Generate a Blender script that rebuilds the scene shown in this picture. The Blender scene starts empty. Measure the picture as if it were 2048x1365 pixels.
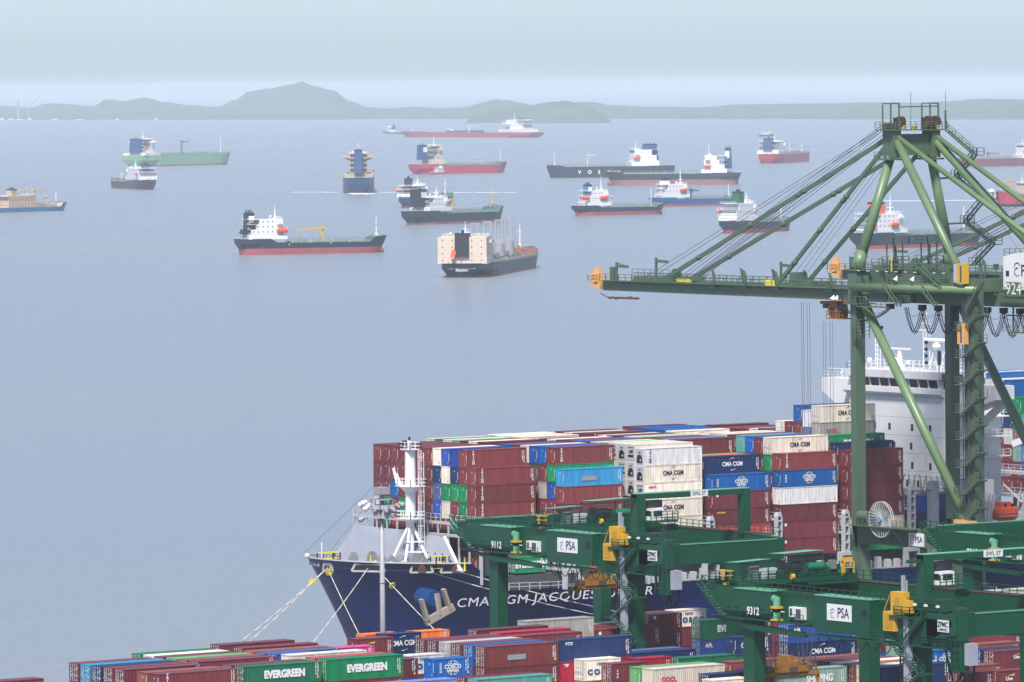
import bpy, math, random
from mathutils import Vector, Matrix
random.seed(7)
R = math.radians
S = bpy.context.scene
COL = S.collection
# ------------------------------------------------------------ camera (port frame: +X along the quay, +Y out to sea)
F, YH, ROLL, TH, HC = 12800., 169., -.0083, .6227, 97.
def cam_matrix():
    p = math.atan((682.5-YH)/F)
    h = Vector((math.sin(TH), math.cos(TH), 0)); rt = Vector((math.cos(TH), -math.sin(TH), 0))
    fw = h*math.cos(p)+Vector((0, 0, -math.sin(p))); dn = fw.cross(rt)
    c, s = math.cos(ROLL), math.sin(ROLL)
    r2 = rt*c-dn*s; d2 = rt*s+dn*c
    return r2, d2, fw
_r, _d, _f = cam_matrix()
cd = bpy.data.cameras.new("camera"); cam = bpy.data.objects.new("camera", cd); COL.objects.link(cam)
m = Matrix((( _r.x, -_d.x, -_f.x, 0), (_r.y, -_d.y, -_f.y, 0), (_r.z, -_d.z, -_f.z, HC), (0, 0, 0, 1)))
cam.matrix_world = m
cd.sensor_width = 36; cd.sensor_fit = 'HORIZONTAL'; cd.lens = F/2048*36
cd.clip_start = 5; cd.clip_end = 200000
S.camera = cam
S.render.resolution_x = 1024; S.render.resolution_y = 682
# ------------------------------------------------------------ world, sun, exposure
EL = R(55); AZ = math.atan2(-.72, -.69)        # sun direction, clockwise from +Y
w = bpy.data.worlds.new("World"); S.world = w; w.use_nodes = True
nt = w.node_tree; nt.nodes.clear()
sky = nt.nodes.new('ShaderNodeTexSky'); sky.sky_type = 'NISHITA'; sky.sun_disc = False
sky.sun_elevation = EL; sky.sun_rotation = AZ; sky.altitude = 0; sky.air_density = .5; sky.dust_density = .86; sky.ozone_density = 1.5
bg = nt.nodes.new('ShaderNodeBackground'); bg.inputs[1].default_value = .084
wo = nt.nodes.new('ShaderNodeOutputWorld')
nt.links.new(sky.outputs[0], bg.inputs[0]); nt.links.new(bg.outputs[0], wo.inputs[0])
sl = bpy.data.lights.new("sun", 'SUN'); sl.energy = 2.9; sl.angle = R(9); sl.color = (1, .95, .88)
so = bpy.data.objects.new("sun", sl); COL.objects.link(so)
sd = Vector((math.sin(AZ)*math.cos(EL), math.cos(AZ)*math.cos(EL), math.sin(EL)))
so.rotation_euler = sd.to_track_quat('Z', 'Y').to_euler()
S.view_settings.view_transform = 'Standard'; S.view_settings.look = 'None'
S.view_settings.exposure = 1.1; S.view_settings.gamma = 1
S.render.engine = 'CYCLES'
S.cycles.max_bounces = 8; S.cycles.volume_bounces = 2

# ------------------------------------------------------------ materials
MAT = {}
def nd(nt, t, **kw):
    n = nt.nodes.new(t)
    for k, v in kw.items(): setattr(n, k, v)
    return n
def mat(name, rgb, rough=.5, metal=0, var=.12, scale=.6, spec=.5, streak=0):
    """painted/plain surface with a low-contrast weathering pattern in object space"""
    if name in MAT: return MAT[name]
    m = bpy.data.materials.new(name); m.use_nodes = True; nt = m.node_tree
    b = nt.nodes['Principled BSDF']; b.inputs['Roughness'].default_value = rough; b.inputs['Metallic'].default_value = metal
    b.inputs['Specular IOR Level'].default_value = spec
    tc = nd(nt, 'ShaderNodeTexCoord'); mp = nd(nt, 'ShaderNodeMapping')
    mp.inputs['Scale'].default_value = (1, 1, .25) if streak else (1, 1, 1)
    nz = nd(nt, 'ShaderNodeTexNoise'); nz.inputs['Scale'].default_value = scale; nz.inputs['Detail'].default_value = 6; nz.inputs['Roughness'].default_value = .65
    cr = nd(nt, 'ShaderNodeValToRGB'); cr.color_ramp.elements[0].position = .3; cr.color_ramp.elements[1].position = .72
    k = 1-var; e = cr.color_ramp.elements
    e[0].color = (rgb[0]*k, rgb[1]*k, rgb[2]*k, 1); k = 1+var*.6
    e[1].color = (min(rgb[0]*k, .9), min(rgb[1]*k, .9), min(rgb[2]*k, .9), 1)
    nt.links.new(tc.outputs['Object'], mp.inputs[0]); nt.links.new(mp.outputs[0], nz.inputs['Vector'])
    nt.links.new(nz.outputs[0], cr.inputs[0]); nt.links.new(cr.outputs[0], b.inputs['Base Color'])
    MAT[name] = m; return m
def ctn_mat():
    """container paint: object colour with faded panels, vertical dirt and a little rust at the rails"""
    m = bpy.data.materials.new('container_paint'); m.use_nodes = True; nt = m.node_tree
    b = nt.nodes['Principled BSDF']; b.inputs['Roughness'].default_value = .42
    oi = nd(nt, 'ShaderNodeObjectInfo'); tc = nd(nt, 'ShaderNodeTexCoord')
    add = nd(nt, 'ShaderNodeVectorMath', operation='ADD'); mul = nd(nt, 'ShaderNodeMath', operation='MULTIPLY'); mul.inputs[1].default_value = 97
    nt.links.new(oi.outputs['Random'], mul.inputs[0]); nt.links.new(tc.outputs['Object'], add.inputs[0]); nt.links.new(mul.outputs[0], add.inputs[1])
    mp = nd(nt, 'ShaderNodeMapping'); mp.inputs['Scale'].default_value = (1.3, 1.3, .22); nt.links.new(add.outputs[0], mp.inputs[0])
    nz = nd(nt, 'ShaderNodeTexNoise'); nz.inputs['Scale'].default_value = 1.1; nz.inputs['Detail'].default_value = 5; nt.links.new(mp.outputs[0], nz.inputs['Vector'])
    r1 = nd(nt, 'ShaderNodeMapRange'); r1.inputs[1].default_value = .3; r1.inputs[2].default_value = .75; r1.inputs[3].default_value = .78; r1.inputs[4].default_value = 1.18
    nt.links.new(nz.outputs[0], r1.inputs[0])
    r2 = nd(nt, 'ShaderNodeMapRange'); r2.inputs[3].default_value = .82; r2.inputs[4].default_value = 1.22; nt.links.new(oi.outputs['Random'], r2.inputs[0])
    mm = nd(nt, 'ShaderNodeMath', operation='MULTIPLY'); nt.links.new(r1.outputs[0], mm.inputs[0]); nt.links.new(r2.outputs[0], mm.inputs[1])
    vs = nd(nt, 'ShaderNodeVectorMath', operation='SCALE'); nt.links.new(oi.outputs['Color'], vs.inputs[0]); nt.links.new(mm.outputs[0], vs.inputs['Scale'])
    # rust blotches
    n2 = nd(nt, 'ShaderNodeTexNoise'); n2.inputs['Scale'].default_value = 1.6; n2.inputs['Detail'].default_value = 8; nt.links.new(add.outputs[0], n2.inputs['Vector'])
    r3 = nd(nt, 'ShaderNodeMapRange'); r3.inputs[1].default_value = .62; r3.inputs[2].default_value = .78; r3.inputs[4].default_value = .5; nt.links.new(n2.outputs[0], r3.inputs[0])
    mx = nd(nt, 'ShaderNodeMix', data_type='RGBA'); nt.links.new(r3.outputs[0], mx.inputs[0]); nt.links.new(vs.outputs[0], mx.inputs[6]); mx.inputs[7].default_value = (.16, .075, .04, 1)
    nt.links.new(mx.outputs[2], b.inputs['Base Color'])
    return m
CP = ctn_mat()
STS = mat('crane_olive_green', (.082, .135, .085), .45, scale=.25, var=.14, streak=1)
STL = mat('crane_tube_green', (.13, .21, .105), .4, scale=.25, var=.12, streak=1)
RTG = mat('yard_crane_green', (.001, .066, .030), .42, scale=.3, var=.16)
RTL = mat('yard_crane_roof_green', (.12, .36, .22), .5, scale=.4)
YEL = mat('safety_yellow', (.62, .36, .02), .5, scale=1)
SYEL = mat('bright_yellow', (.75, .62, .05), .5, scale=1)
PEACH = mat('faded_orange_paint', (.72, .38, .13), .5)
ORG = mat('lifeboat_orange', (.72, .09, .03), .4)
WHT = mat('white_paint', (.74, .74, .75), .45, var=.06)
CRM = mat('cream_paint', (.62, .52, .42), .5, var=.1)
BLK = mat('black_paint', (.012, .013, .018), .5)
DGR = mat('dark_grey_steel', (.07, .075, .08), .5)
GRY = mat('grey_steel', (.30, .31, .34), .5, var=.1)
LGR = mat('light_grey_steel', (.45, .46, .49), .5, var=.08)
NAVY = mat('navy_paint', (.008, .022, .085), .35)
BLU = mat('blue_paint', (.01, .09, .30), .4)
RUST = mat('rust_brown', (.13, .05, .03), .7)
REDM = mat('red_paint', (.45, .035, .045), .45)
GLS = mat('dark_window_glass', (.015, .02, .025), .12, var=.02)
CBL = mat('black_cable', (.012, .012, .02), .6)
WIRE = mat('steel_wire', (.10, .10, .15), .45)
ROPE = mat('white_mooring_rope', (.62, .58, .52), .8)
MRK = mat('white_lettering', (.78, .78, .78), .6, var=.04)
MNV = mat('navy_lettering', (.01, .018, .07), .6, var=.04)
MRD = mat('red_lettering', (.6, .02, .03), .6, var=.04)
DKG = mat('deck_green', (.045, .13, .09), .6)
DKR = mat('deck_red_brown', (.19, .08, .06), .6)

# ------------------------------------------------------------ mesh helpers
class MB:
    def __init__(s): s.v = []; s.f = []; s.m = []
    def quad(s, a, b, c, d, mi=0):
        n = len(s.v); s.v += [tuple(a), tuple(b), tuple(c), tuple(d)]; s.f.append((n, n+1, n+2, n+3)); s.m.append(mi)
    def box(s, x0, x1, y0, y1, z0, z1, mi=0):
        n = len(s.v)
        s.v += [(x, y, z) for z in (z0, z1) for x, y in ((x0, y0), (x1, y0), (x1, y1), (x0, y1))]
        for q in ((0, 3, 2, 1), (4, 5, 6, 7), (0, 1, 5, 4), (1, 2, 6, 5), (2, 3, 7, 6), (3, 0, 4, 7)):
            s.f.append(tuple(n+i for i in q)); s.m.append(mi)
        return s
    def prism(s, pts, a0, a1, ax='y', mi=0):
        """extrude a 2-D outline between a0 and a1 along axis ax (x: (y,z) pts; y: (x,z); z: (x,y))"""
        n = len(s.v); k = len(pts)
        for a in (a0, a1):
            for p in pts:
                s.v.append((a, p[0], p[1]) if ax == 'x' else (p[0], a, p[1]) if ax == 'y' else (p[0], p[1], a))
        s.f.append(tuple(range(n, n+k))); s.f.append(tuple(range(n+2*k-1, n+k-1, -1))); s.m += [mi, mi]
        for i in range(k):
            j = (i+1) % k; s.f.append((n+i, n+k+i, n+k+j, n+j)); s.m.append(mi)
        return s
    def bar(s, p, q, wd, ht=None, mi=0, up=(0, 0, 1)):
        p = Vector(p); q = Vector(q); d = (q-p)
        if d.length < 1e-6: return s
        d.normalize(); u = Vector(up)
        if abs(d.dot(u)) > .99: u = Vector((0, 1, 0))
        a = d.cross(u).normalized(); b = a.cross(d).normalized(); ht = ht or wd
        n = len(s.v)
        for c in (p, q):
            for i, j in ((-1, -1), (1, -1), (1, 1), (-1, 1)): s.v.append(tuple(c+a*(i*wd/2)+b*(j*ht/2)))
        for f in ((0, 3, 2, 1), (4, 5, 6, 7), (0, 1, 5, 4), (1, 2, 6, 5), (2, 3, 7, 6), (3, 0, 4, 7)):
            s.f.append(tuple(n+i for i in f)); s.m.append(mi)
        return s
    def tube(s, p, q, r, r2=None, n=12, mi=0, cap=True):
        p = Vector(p); q = Vector(q); d = (q-p).normalized(); r2 = r if r2 is None else r2
        u = Vector((0, 0, 1)) if abs(d.z) < .9 else Vector((1, 0, 0))
        a = d.cross(u).normalized(); b = a.cross(d); k = len(s.v)
        for c, rr in ((p, r), (q, r2)):
            for i in range(n):
                t = 2*math.pi*i/n; s.v.append(tuple(c+a*(rr*math.cos(t))+b*(rr*math.sin(t))))
        for i in range(n):
            j = (i+1) % n; s.f.append((k+i, k+j, k+n+j, k+n+i)); s.m.append(mi)
        if cap: s.f.append(tuple(k+i for i in range(n-1, -1, -1))); s.f.append(tuple(k+n+i for i in range(n))); s.m += [mi, mi]
        return s
    def poly(s, pts, r, n=6, mi=0):
        for a, b in zip(pts[:-1], pts[1:]): s.tube(a, b, r, n=n, mi=mi)
        return s
    def sph(s, c, r, n=10, m=6, sz=1, mi=0):
        k = len(s.v)
        for j in range(m+1):
            ph = math.pi*j/m
            for i in range(n):
                t = 2*math.pi*i/n; s.v.append((c[0]+r*math.sin(ph)*math.cos(t), c[1]+r*math.sin(ph)*math.sin(t), c[2]+r*sz*math.cos(ph)))
        for j in range(m):
            for i in range(n):
                i2 = (i+1) % n; s.f.append((k+j*n+i, k+(j+1)*n+i, k+(j+1)*n+i2, k+j*n+i2)); s.m.append(mi)
        return s
    def rail(s, pts, h=1.1, step=1.8, t=.06, bars=2):
        """hand rail along a polyline: posts, top rail and mid rails"""
        for a, b in zip(pts[:-1], pts[1:]):
            a = Vector(a); b = Vector(b); L = (b-a).length; k = max(1, int(L/step))
            for i in range(k+1):
                p = a.lerp(b, i/k); s.bar(p, p+Vector((0, 0, h)), t*1.15)
            for j in range(bars):
                o = Vector((0, 0, h*(j+1)/bars)); s.bar(a+o, b+o, t)
        return s
    def stair(s, a, b, wd=.8, t=.08, rail=1):
        """straight flight from a to b: stringers, treads and hand rails; wd measured across"""
        a = Vector(a); b = Vector(b); d = b-a; h = Vector((d.x, d.y, 0)); sd = h.cross(Vector((0, 0, 1))).normalized()*wd/2
        for q in (-1, 1):
            s.bar(a+sd*q, b+sd*q, t, .28)
            if rail:
                o = Vector((0, 0, 1.0)); s.bar(a+sd*q+o, b+sd*q+o, t*.8)
                for i in range(5):
                    p = a.lerp(b, i/4)+sd*q; s.bar(p, p+o, t*.7)
        k = max(2, int(abs(d.z)/.3))
        for i in range(k):
            p = a.lerp(b, (i+.5)/k); s.bar(p-sd, p+sd, .24, .05)
        return s
    def mesh(s, name, mats, smooth=False):
        me = bpy.data.meshes.new(name); me.from_pydata(s.v, [], s.f)
        for mm in mats: me.materials.append(mm)
        if len(mats) > 1: me.polygons.foreach_set('material_index', s.m)
        if smooth: me.polygons.foreach_set('use_smooth', [True]*len(s.f))
        me.update(); return me
    def build(s, name, mats, parent=None, smooth=False):
        if not isinstance(mats, (list, tuple)): mats = [mats]
        return link(name, s.mesh(name, mats, smooth), parent)
def link(name, me, parent=None, loc=None, rz=None):
    o = bpy.data.objects.new(name, me); COL.objects.link(o)
    if parent: o.parent = parent
    if loc: o.location = loc
    if rz: o.rotation_euler = (0, 0, rz)
    return o
def tag(o, label=None, cat=None, group=None, kind=None):
    if label: o['label'] = label
    if cat: o['category'] = cat
    if group: o['group'] = group
    if kind: o['kind'] = kind
    return o
def thing(name, label, cat, loc=(0, 0, 0), rz=0, group=None):
    o = link(name, None, None, loc, rz); return tag(o, label, cat, group)
# lettering -> mesh, laid flat on a wall. frame: origin, direction of reading, up
TXT = {}
def text_mesh(s, off=.0, sx=1., spc=1., shear=0, stack=False):
    k = (s, off, sx, spc, shear, stack)
    if k in TXT: return TXT[k]
    c = bpy.data.curves.new('t', 'FONT'); c.body = '\n'.join(s) if stack else s; c.size = 1; c.offset = off; c.extrude = .01
    c.align_x = 'CENTER'; c.align_y = 'CENTER'; c.space_character = spc; c.shear = shear
    if stack: c.space_line = .78
    c.resolution_u = 3
    o = bpy.data.objects.new('t', c); COL.objects.link(o)
    dg = bpy.context.evaluated_depsgraph_get(); me = bpy.data.meshes.new_from_object(o.evaluated_get(dg))
    COL.objects.unlink(o); bpy.data.objects.remove(o)
    if off > .002 and max(abs(v.co.y) for v in me.vertices) > (.62 if not stack else .45*len(s)+.3): return text_mesh(s, off*.5, sx, spc, shear, stack)
    for v in me.vertices: v.co.x *= sx
    TXT[k] = me; return me
def text(s, parent, loc, size, rd, up, mt, off=.02, sx=1., spc=1., shear=0, stack=False, name='lettering'):
    key = (s, off, sx, spc, shear, stack, mt.name)
    if key not in TXT:
        me = text_mesh(s, off, sx, spc, shear, stack).copy(); me.materials.clear(); me.materials.append(mt); TXT[key] = me
    rd = Vector(rd).normalized(); up = Vector(up).normalized(); n = rd.cross(up)
    o = bpy.data.objects.new(name, TXT[key]); COL.objects.link(o); o.parent = parent
    M = Matrix(((rd.x, up.x, n.x, loc[0]), (rd.y, up.y, n.y, loc[1]), (rd.z, up.z, n.z, loc[2]), (0, 0, 0, 1)))
    o.matrix_local = M @ Matrix.Diagonal((size, size, 1, 1)); return o
XR = (1, 0, 0); ZU = (0, 0, 1); YM = (0, -1, 0)      # reading directions: on -Y walls read +X, on -X walls read -Y
# ------------------------------------------------------------ where a picture point lies in the port (used for far coasts and anchored ships)
def ray(x, y):
    a = (x-1024)/F; b = (y-682.5)/F
    return _r*a+_d*b+_f
def P0(x, y, z=0):
    r = ray(x, y); t = (z-HC)/r.z; return Vector((0, 0, HC))+r*t
def PD(x, y, dist):
    r = ray(x, y); t = dist/math.hypot(r.x, r.y); return Vector((0, 0, HC))+r*t
# ------------------------------------------------------------ water
def water_mat():
    m = bpy.data.materials.new('sea_water'); m.use_nodes = True; nt = m.node_tree; b = nt.nodes['Principled BSDF']
    b.inputs['Roughness'].default_value = .22; b.inputs['IOR'].default_value = 1.33
    tc = nd(nt, 'ShaderNodeNewGeometry')
    def noise(scale, stretch, detail, rot=.5):
        mp = nd(nt, 'ShaderNodeMapping'); mp.inputs['Scale'].default_value = (scale, scale*stretch, scale); mp.inputs['Rotation'].default_value = (0, 0, rot)
        nt.links.new(tc.outputs['Position'], mp.inputs[0])
        n = nd(nt, 'ShaderNodeTexNoise'); n.inputs['Scale'].default_value = 1; n.inputs['Detail'].default_value = detail; n.inputs['Roughness'].default_value = .6
        nt.links.new(mp.outputs[0], n.inputs['Vector']); return n
    a = noise(.42, 1.9, 5, .35); c = noise(.05, 2.5, 4, .7); big = noise(.0011, 1.4, 3, .3)
    ad = nd(nt, 'ShaderNodeMath', operation='MULTIPLY_ADD'); ad.inputs[1].default_value = 1.1
    nt.links.new(c.outputs[0], ad.inputs[0]); nt.links.new(a.outputs[0], ad.inputs[2])
    bp = nd(nt, 'ShaderNodeBump'); bp.inputs['Strength'].default_value = .8; bp.inputs['Distance'].default_value = 1.3
    nt.links.new(ad.outputs[0], bp.inputs['Height']); nt.links.new(bp.outputs[0], b.inputs['Normal'])
    cr = nd(nt, 'ShaderNodeValToRGB'); cr.color_ramp.elements[0].position = .35; cr.color_ramp.elements[1].position = .7
    cr.color_ramp.elements[0].color = (.20, .23, .27, 1); cr.color_ramp.elements[1].color = (.25, .28, .315, 1)
    nt.links.new(big.outputs[0], cr.inputs[0]); nt.links.new(cr.outputs[0], b.inputs['Base Color'])
    mr = nd(nt, 'ShaderNodeMapRange'); mr.inputs[1].default_value = .35; mr.inputs[2].default_value = .7; mr.inputs[3].default_value = .22; mr.inputs[4].default_value = .32
    nt.links.new(big.outputs[0], mr.inputs[0]); nt.links.new(mr.outputs[0], b.inputs['Roughness'])
    return m
b = MB(); b.quad((-30000, -8000, 0), (60000, -8000, 0), (60000, 60000, 0), (-30000, 60000, 0))
tag(b.build('sea', water_mat()), kind='structure')
# ------------------------------------------------------------ quay and yard ground
def ground_mat():
    m = mat('yard_asphalt', (.055, .055, .058), .8, var=.3, scale=.08); return m
b = MB(); b.prism([(-6000, 0), (-6000, 4), (850.0, 4), (850.0, 3.2), (850.6, 3.2), (850.6, 0)], -400, 3000, 'x')
tag(b.build('quay_ground', ground_mat()), kind='structure')
b = MB(); b.box(-400, 3000, 849.2, 850.0, 4.004, 4.35)
tag(b.build('quay_kerb', mat('concrete', (.35, .34, .32), .8)), kind='structure')
b = MB()
for y in (762-4, 792, 702-4, 733, 640-4, 671): b.box(300, 1200, y-.15, y+.15, 4.004, 4.008)
tag(b.build('lane_marking', mat('road_paint', (.6, .6, .55), .7)), kind='structure')
# ------------------------------------------------------------ far coast: ridges given by their skyline
HILL = mat('wooded_hill', (.075, .115, .10), .9, var=.35, scale=.004)
HILL2 = mat('low_coast', (.070, .11, .09), .9, var=.35, scale=.006)
def ridge(pts, yb, name, mt, rough=1.0, depth=900, step=6, seed=1):
    rr = random.Random(seed); b = MB(); rows = []
    xs = []; x = pts[0][0]
    while x <= pts[-1][0]: xs.append(x); x += step
    for x in xs:
        for (xa, ya), (xb, yb2) in zip(pts[:-1], pts[1:]):
            if xa <= x <= xb: t = (x-xa)/(xb-xa); yt = ya+(yb2-ya)*(t*t*(3-2*t)); break
        lvl = yb-(x-1024)*.0083*0
        base = P0(x, yb); dist = math.hypot(base.x, base.y)
        yt += rr.uniform(-.9, .9)*rough
        row = [base]
        for k, fz in ((.12, .35), (.35, .72), (.7, .95), (1, 1)):
            y = yb+(yt-yb)*fz+rr.uniform(-.6, .6)*rough*(k < 1)
            row.append(PD(x, y, dist+depth*k))
        top = row[-1]; bk = PD(x, yt, dist+depth*2.0); bk.z = -2; row.append(bk); row[0].z = -2
        rows.append(row)
    for r in rows: b.v += [tuple(p) for p in r]
    n = len(rows[0])
    for i in range(len(rows)-1):
        for j in range(n-1): b.f.append((i*n+j, (i+1)*n+j, (i+1)*n+j+1, i*n+j+1)); b.m.append(0)
    return tag(b.build(name, mt), kind='structure')
ridge([(-60, 208), (0, 212), (60, 216), (95, 207), (140, 209), (185, 213), (215, 199), (245, 203), (290, 196), (330, 205), (380, 211), (430, 214), (460, 214)], 236, 'hill', HILL, .5, 1500, seed=3)
ridge([(400, 236), (432, 216), (470, 200), (500, 183), (535, 178), (575, 171), (605, 164), (630, 173), (665, 181), (700, 203), (735, 215), (790, 218), (900, 216), (960, 214)], 235.5, 'mountain', HILL, .4, 2500, seed=4)
ridge([(700, 226), (760, 219), (830, 214), (905, 219), (935, 214), (965, 206), (990, 199), (1015, 201), (1045, 206), (1070, 214), (1110, 215), (1150, 205), (1185, 204), (1220, 211), (1300, 214), (1400, 215), (1490, 209), (1560, 208), (1650, 207), (1750, 205), (1850, 206), (1900, 203), (1960, 198), (2048, 199), (2110, 203)], 236, 'hill', HILL, .5, 1500, seed=5)
ridge([(930, 246), (945, 232), (975, 225), (1000, 219), (1040, 216), (1075, 209), (1105, 204), (1135, 202), (1170, 213), (1200, 226), (1215, 237), (1224, 246)], 246.5, 'island', HILL2, .8, 500, seed=6)
ridge([(1670, 240), (1685, 228), (1715, 219), (1745, 224), (1790, 230), (1850, 228), (1900, 222), (1960, 224), (1990, 214), (2020, 212), (2060, 218), (2110, 224)], 239.5, 'island', HILL2, .8, 600, seed=7)
ridge([(-60, 234), (0, 234), (60, 233), (105, 234), (140, 231), (200, 231), (245, 225), (290, 225), (320, 233), (420, 236)], 240.5, 'coast', HILL2, .5, 500, seed=8)
ridge([(425, 238), (470, 231), (540, 234), (590, 236), (640, 235), (700, 237)], 240, 'island', HILL2, .4, 300, seed=9)
ridge([(-60, 229), (60, 228), (200, 227), (420, 229), (640, 228), (820, 229), (960, 229), (1240, 230), (1500, 229), (1680, 229)], 238.5, 'coast', HILL2, .35, 700, seed=10)
# pale sheds and a chimney on the left shore
rr = random.Random(5)
for x, y, wd, ht in ((4, 236, 16, 9), (22, 234, 14, 7), (40, 235, 24, 5), (60, 233, 12, 9), (235, 226, 9, 7), (312, 228, 8, 9), (160, 231, 26, 4), (110, 230, 18, 5)):
    p = P0(x, 240.4); d = math.hypot(p.x, p.y); s = F/d
    b = MB(); L = wd*.7/s; H = (ht*.45)/s
    b.prism([(-L/2, 0), (L/2, 0), (L/2, H*.75), (0, H), (-L/2, H*.75)], -18, 18, 'y')
    o = b.build('factory_shed', CRM); o.location = (p.x, p.y, 0); o.rotation_euler = (0, 0, -TH)
    tag(o, 'small pale waterside shed on the hazy far shore at left', 'building', 'pale sheds along the left far shore')
p = P0(37, 240.2); b = MB(); b.tube((0, 0, 0), (0, 0, 62), 5, 3.2, n=10)
o = b.build('factory_chimney', GRY); o.location = (p.x, p.y, 0)
tag(o, 'thin grey chimney rising behind the pale sheds on the far left shore', 'chimney')
p = P0(56, 240.2); b = MB(); b.bar((0, 0, 0), (0, 0, 40), 4); b.bar((0, 0, 38), (34, -24, 80), 2.5)
o = b.build('shipyard_crane', GRY); o.location = (p.x, p.y, 0)
tag(o, 'far luffing crane with a slanting jib on the left shore', 'crane')
# ------------------------------------------------------------ haze: one even box of air round everything
b = MB(); b.box(-31000, 61000, -9000, 61000, -7, 128)
hz = b.build('haze', [])
hm = bpy.data.materials.new('haze_air'); hm.use_nodes = True; nt = hm.node_tree; nt.nodes.clear()
pv = nt.nodes.new('ShaderNodeVolumePrincipled'); pv.inputs['Color'].default_value = (.83, .925, 1, 1); pv.inputs['Density'].default_value = 4.2e-5
pv.inputs['Density Attribute'].default_value = ''; pv.inputs['Anisotropy'].default_value = 0
ou = nt.nodes.new('ShaderNodeOutputMaterial'); nt.links.new(pv.outputs[0], ou.inputs['Volume'])
hz.data.materials.append(hm); tag(hz, kind='stuff')
# ------------------------------------------------------------ shipping containers
L40, L20, L45, CW = 12.19, 6.06, 13.72, 2.438
COLS = dict(M=('maroon', (.155, .030, .040)), R=('red-brown', (.19, .038, .040)), S=('salmon-brown', (.26, .075, .055)), N=('navy', (.010, .028, .105)), B=('bright blue', (.004, .10, .36)),
 U=('royal blue', (.02, .075, .33)), L=('light blue', (.03, .25, .48)), G=('bright green', (.0, .21, .075)), D=('dark green', (.008, .125, .06)), E=('pale green', (.15, .42, .16)), W=('cream', (.74, .66, .56)), Y=('grey', (.40, .38, .36)),
 V=('light grey', (.58, .57, .58)), T=('teal', (.10, .34, .30)), A=('sage green', (.26, .38, .34)), O=('orange', (.68, .17, .03)), P=('pink', (.72, .09, .33)), C=('crimson', (.36, .012, .04)), K=('slate blue', (.06, .10, .24)), F=('faded red', (.48, .06, .07)), H=('lilac-blue', (.16, .22, .50)))
CM = {}
def ctn_mesh(L, H, end):
    """body with corner posts, rails, castings and corrugated panels; end: 'p' plain front end or 'd' door end on the -X side"""
    k = (L, H, end)
    if k in CM: return CM[k]
    b = MB(); p = .15; g = .16; W = CW
    for x in (0, L-p):
        for y in (0, W-p): b.box(x, x+p, y, y+p, 0, H)
    for y in (.004, W-.124): b.box(p, L-p, y, y+.12, 0, .16); b.box(p, L-p, y, y+.12, H-.12, H)
    for x in (.004, L-.124): b.box(x, x+.12, p, W-p, 0, .17); b.box(x, x+.12, p, W-p, H-.13, H)
    for x in (-.012, L-.17):
        for y in (-.012, W-.17):
            b.box(x, x+.182, y, y+.182, H-.112, H+.012); b.box(x, x+.182, y, y+.182, -.012, .112)
    dpt = .055
    def corr(a0, a1, z0, z1, f):
        n = max(4, int((a1-a0)/.34)); st = (a1-a0)/n; prof = []
        for i in range(n):
            t = a0+i*st
            prof += [(t, 0), (t+st*.32, 0), (t+st*.5, dpt), (t+st*.82, dpt)]
        prof.append((a1, 0))
        for (ta, da), (tb, db) in zip(prof[:-1], prof[1:]):
            b.quad(f(ta, da, z0), f(tb, db, z0), f(tb, db, z1), f(ta, da, z1))
    corr(p, L-p, .16, H-.12, lambda t, d, z: (t, .03+d, z))
    corr(p, L-p, .16, H-.12, lambda t, d, z: (L-t, W-.03-d, z))
    corr(p, W-p, .17, H-.13, lambda t, d, z: (L-.03-d, t, z))
    if end == 'p': corr(p, W-p, .17, H-.13, lambda t, d, z: (.03+d, W-t, z))
    else: b.quad((.09, W-p, .17), (.09, p, .17), (.09, p, H-.13), (.09, W-p, H-.13))
    n = int(L/.42); st = (L-.3)/n                                     # shallow ribs across the roof
    for i in range(n):
        x = .15+i*st
        b.quad((x, .1, H-.035), (x+st*.55, .1, H-.035), (x+st*.55, W-.1, H-.035), (x, W-.1, H-.035))
        b.quad((x+st*.55, .1, H-.035), (x+st, .1, H-.035), (x+st*.78, W-.1, H-.015), (x+st*.55, W-.1, H-.035))
    b.quad((0.1, .1, .1), (L-.1, .1, .1), (L-.1, W-.1, .1), (.1, W-.1, .1))
    CM[k] = b.mesh('shipping_container', [CP]); return CM[k]
def door_mesh(H):
    if ('door', H) in CM: return CM[('door', H)]
    b = MB(); w = 1.05
    b.box(.03, .085, 0, w, .2, H-.15)
    for i in range(5):
        z = .32+i*(H-.5)/5; b.box(.0, .03, .08, w-.08, z, z+(H-.5)/5-.16)
    CM[('door', H)] = b.mesh('door', [CP]); return CM[('door', H)]
def rod_mesh(H):
    if ('rod', H) in CM: return CM[('rod', H)]
    b = MB()
    for y in (.27, .79):
        b.tube((-.055, y, .1), (-.055, y, H-.06), .032, n=6)
        for z in (.28, H*.32, H*.62, H-.3): b.box(-.1, 0, y-.07, y+.07, z, z+.1)
        b.box(-.11, -.06, y-.02, y+.36, H*.42, H*.42+.06)
    CM[('rod', H)] = b.mesh('lock_rods', [LGR]); return CM[('rod', H)]
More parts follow.
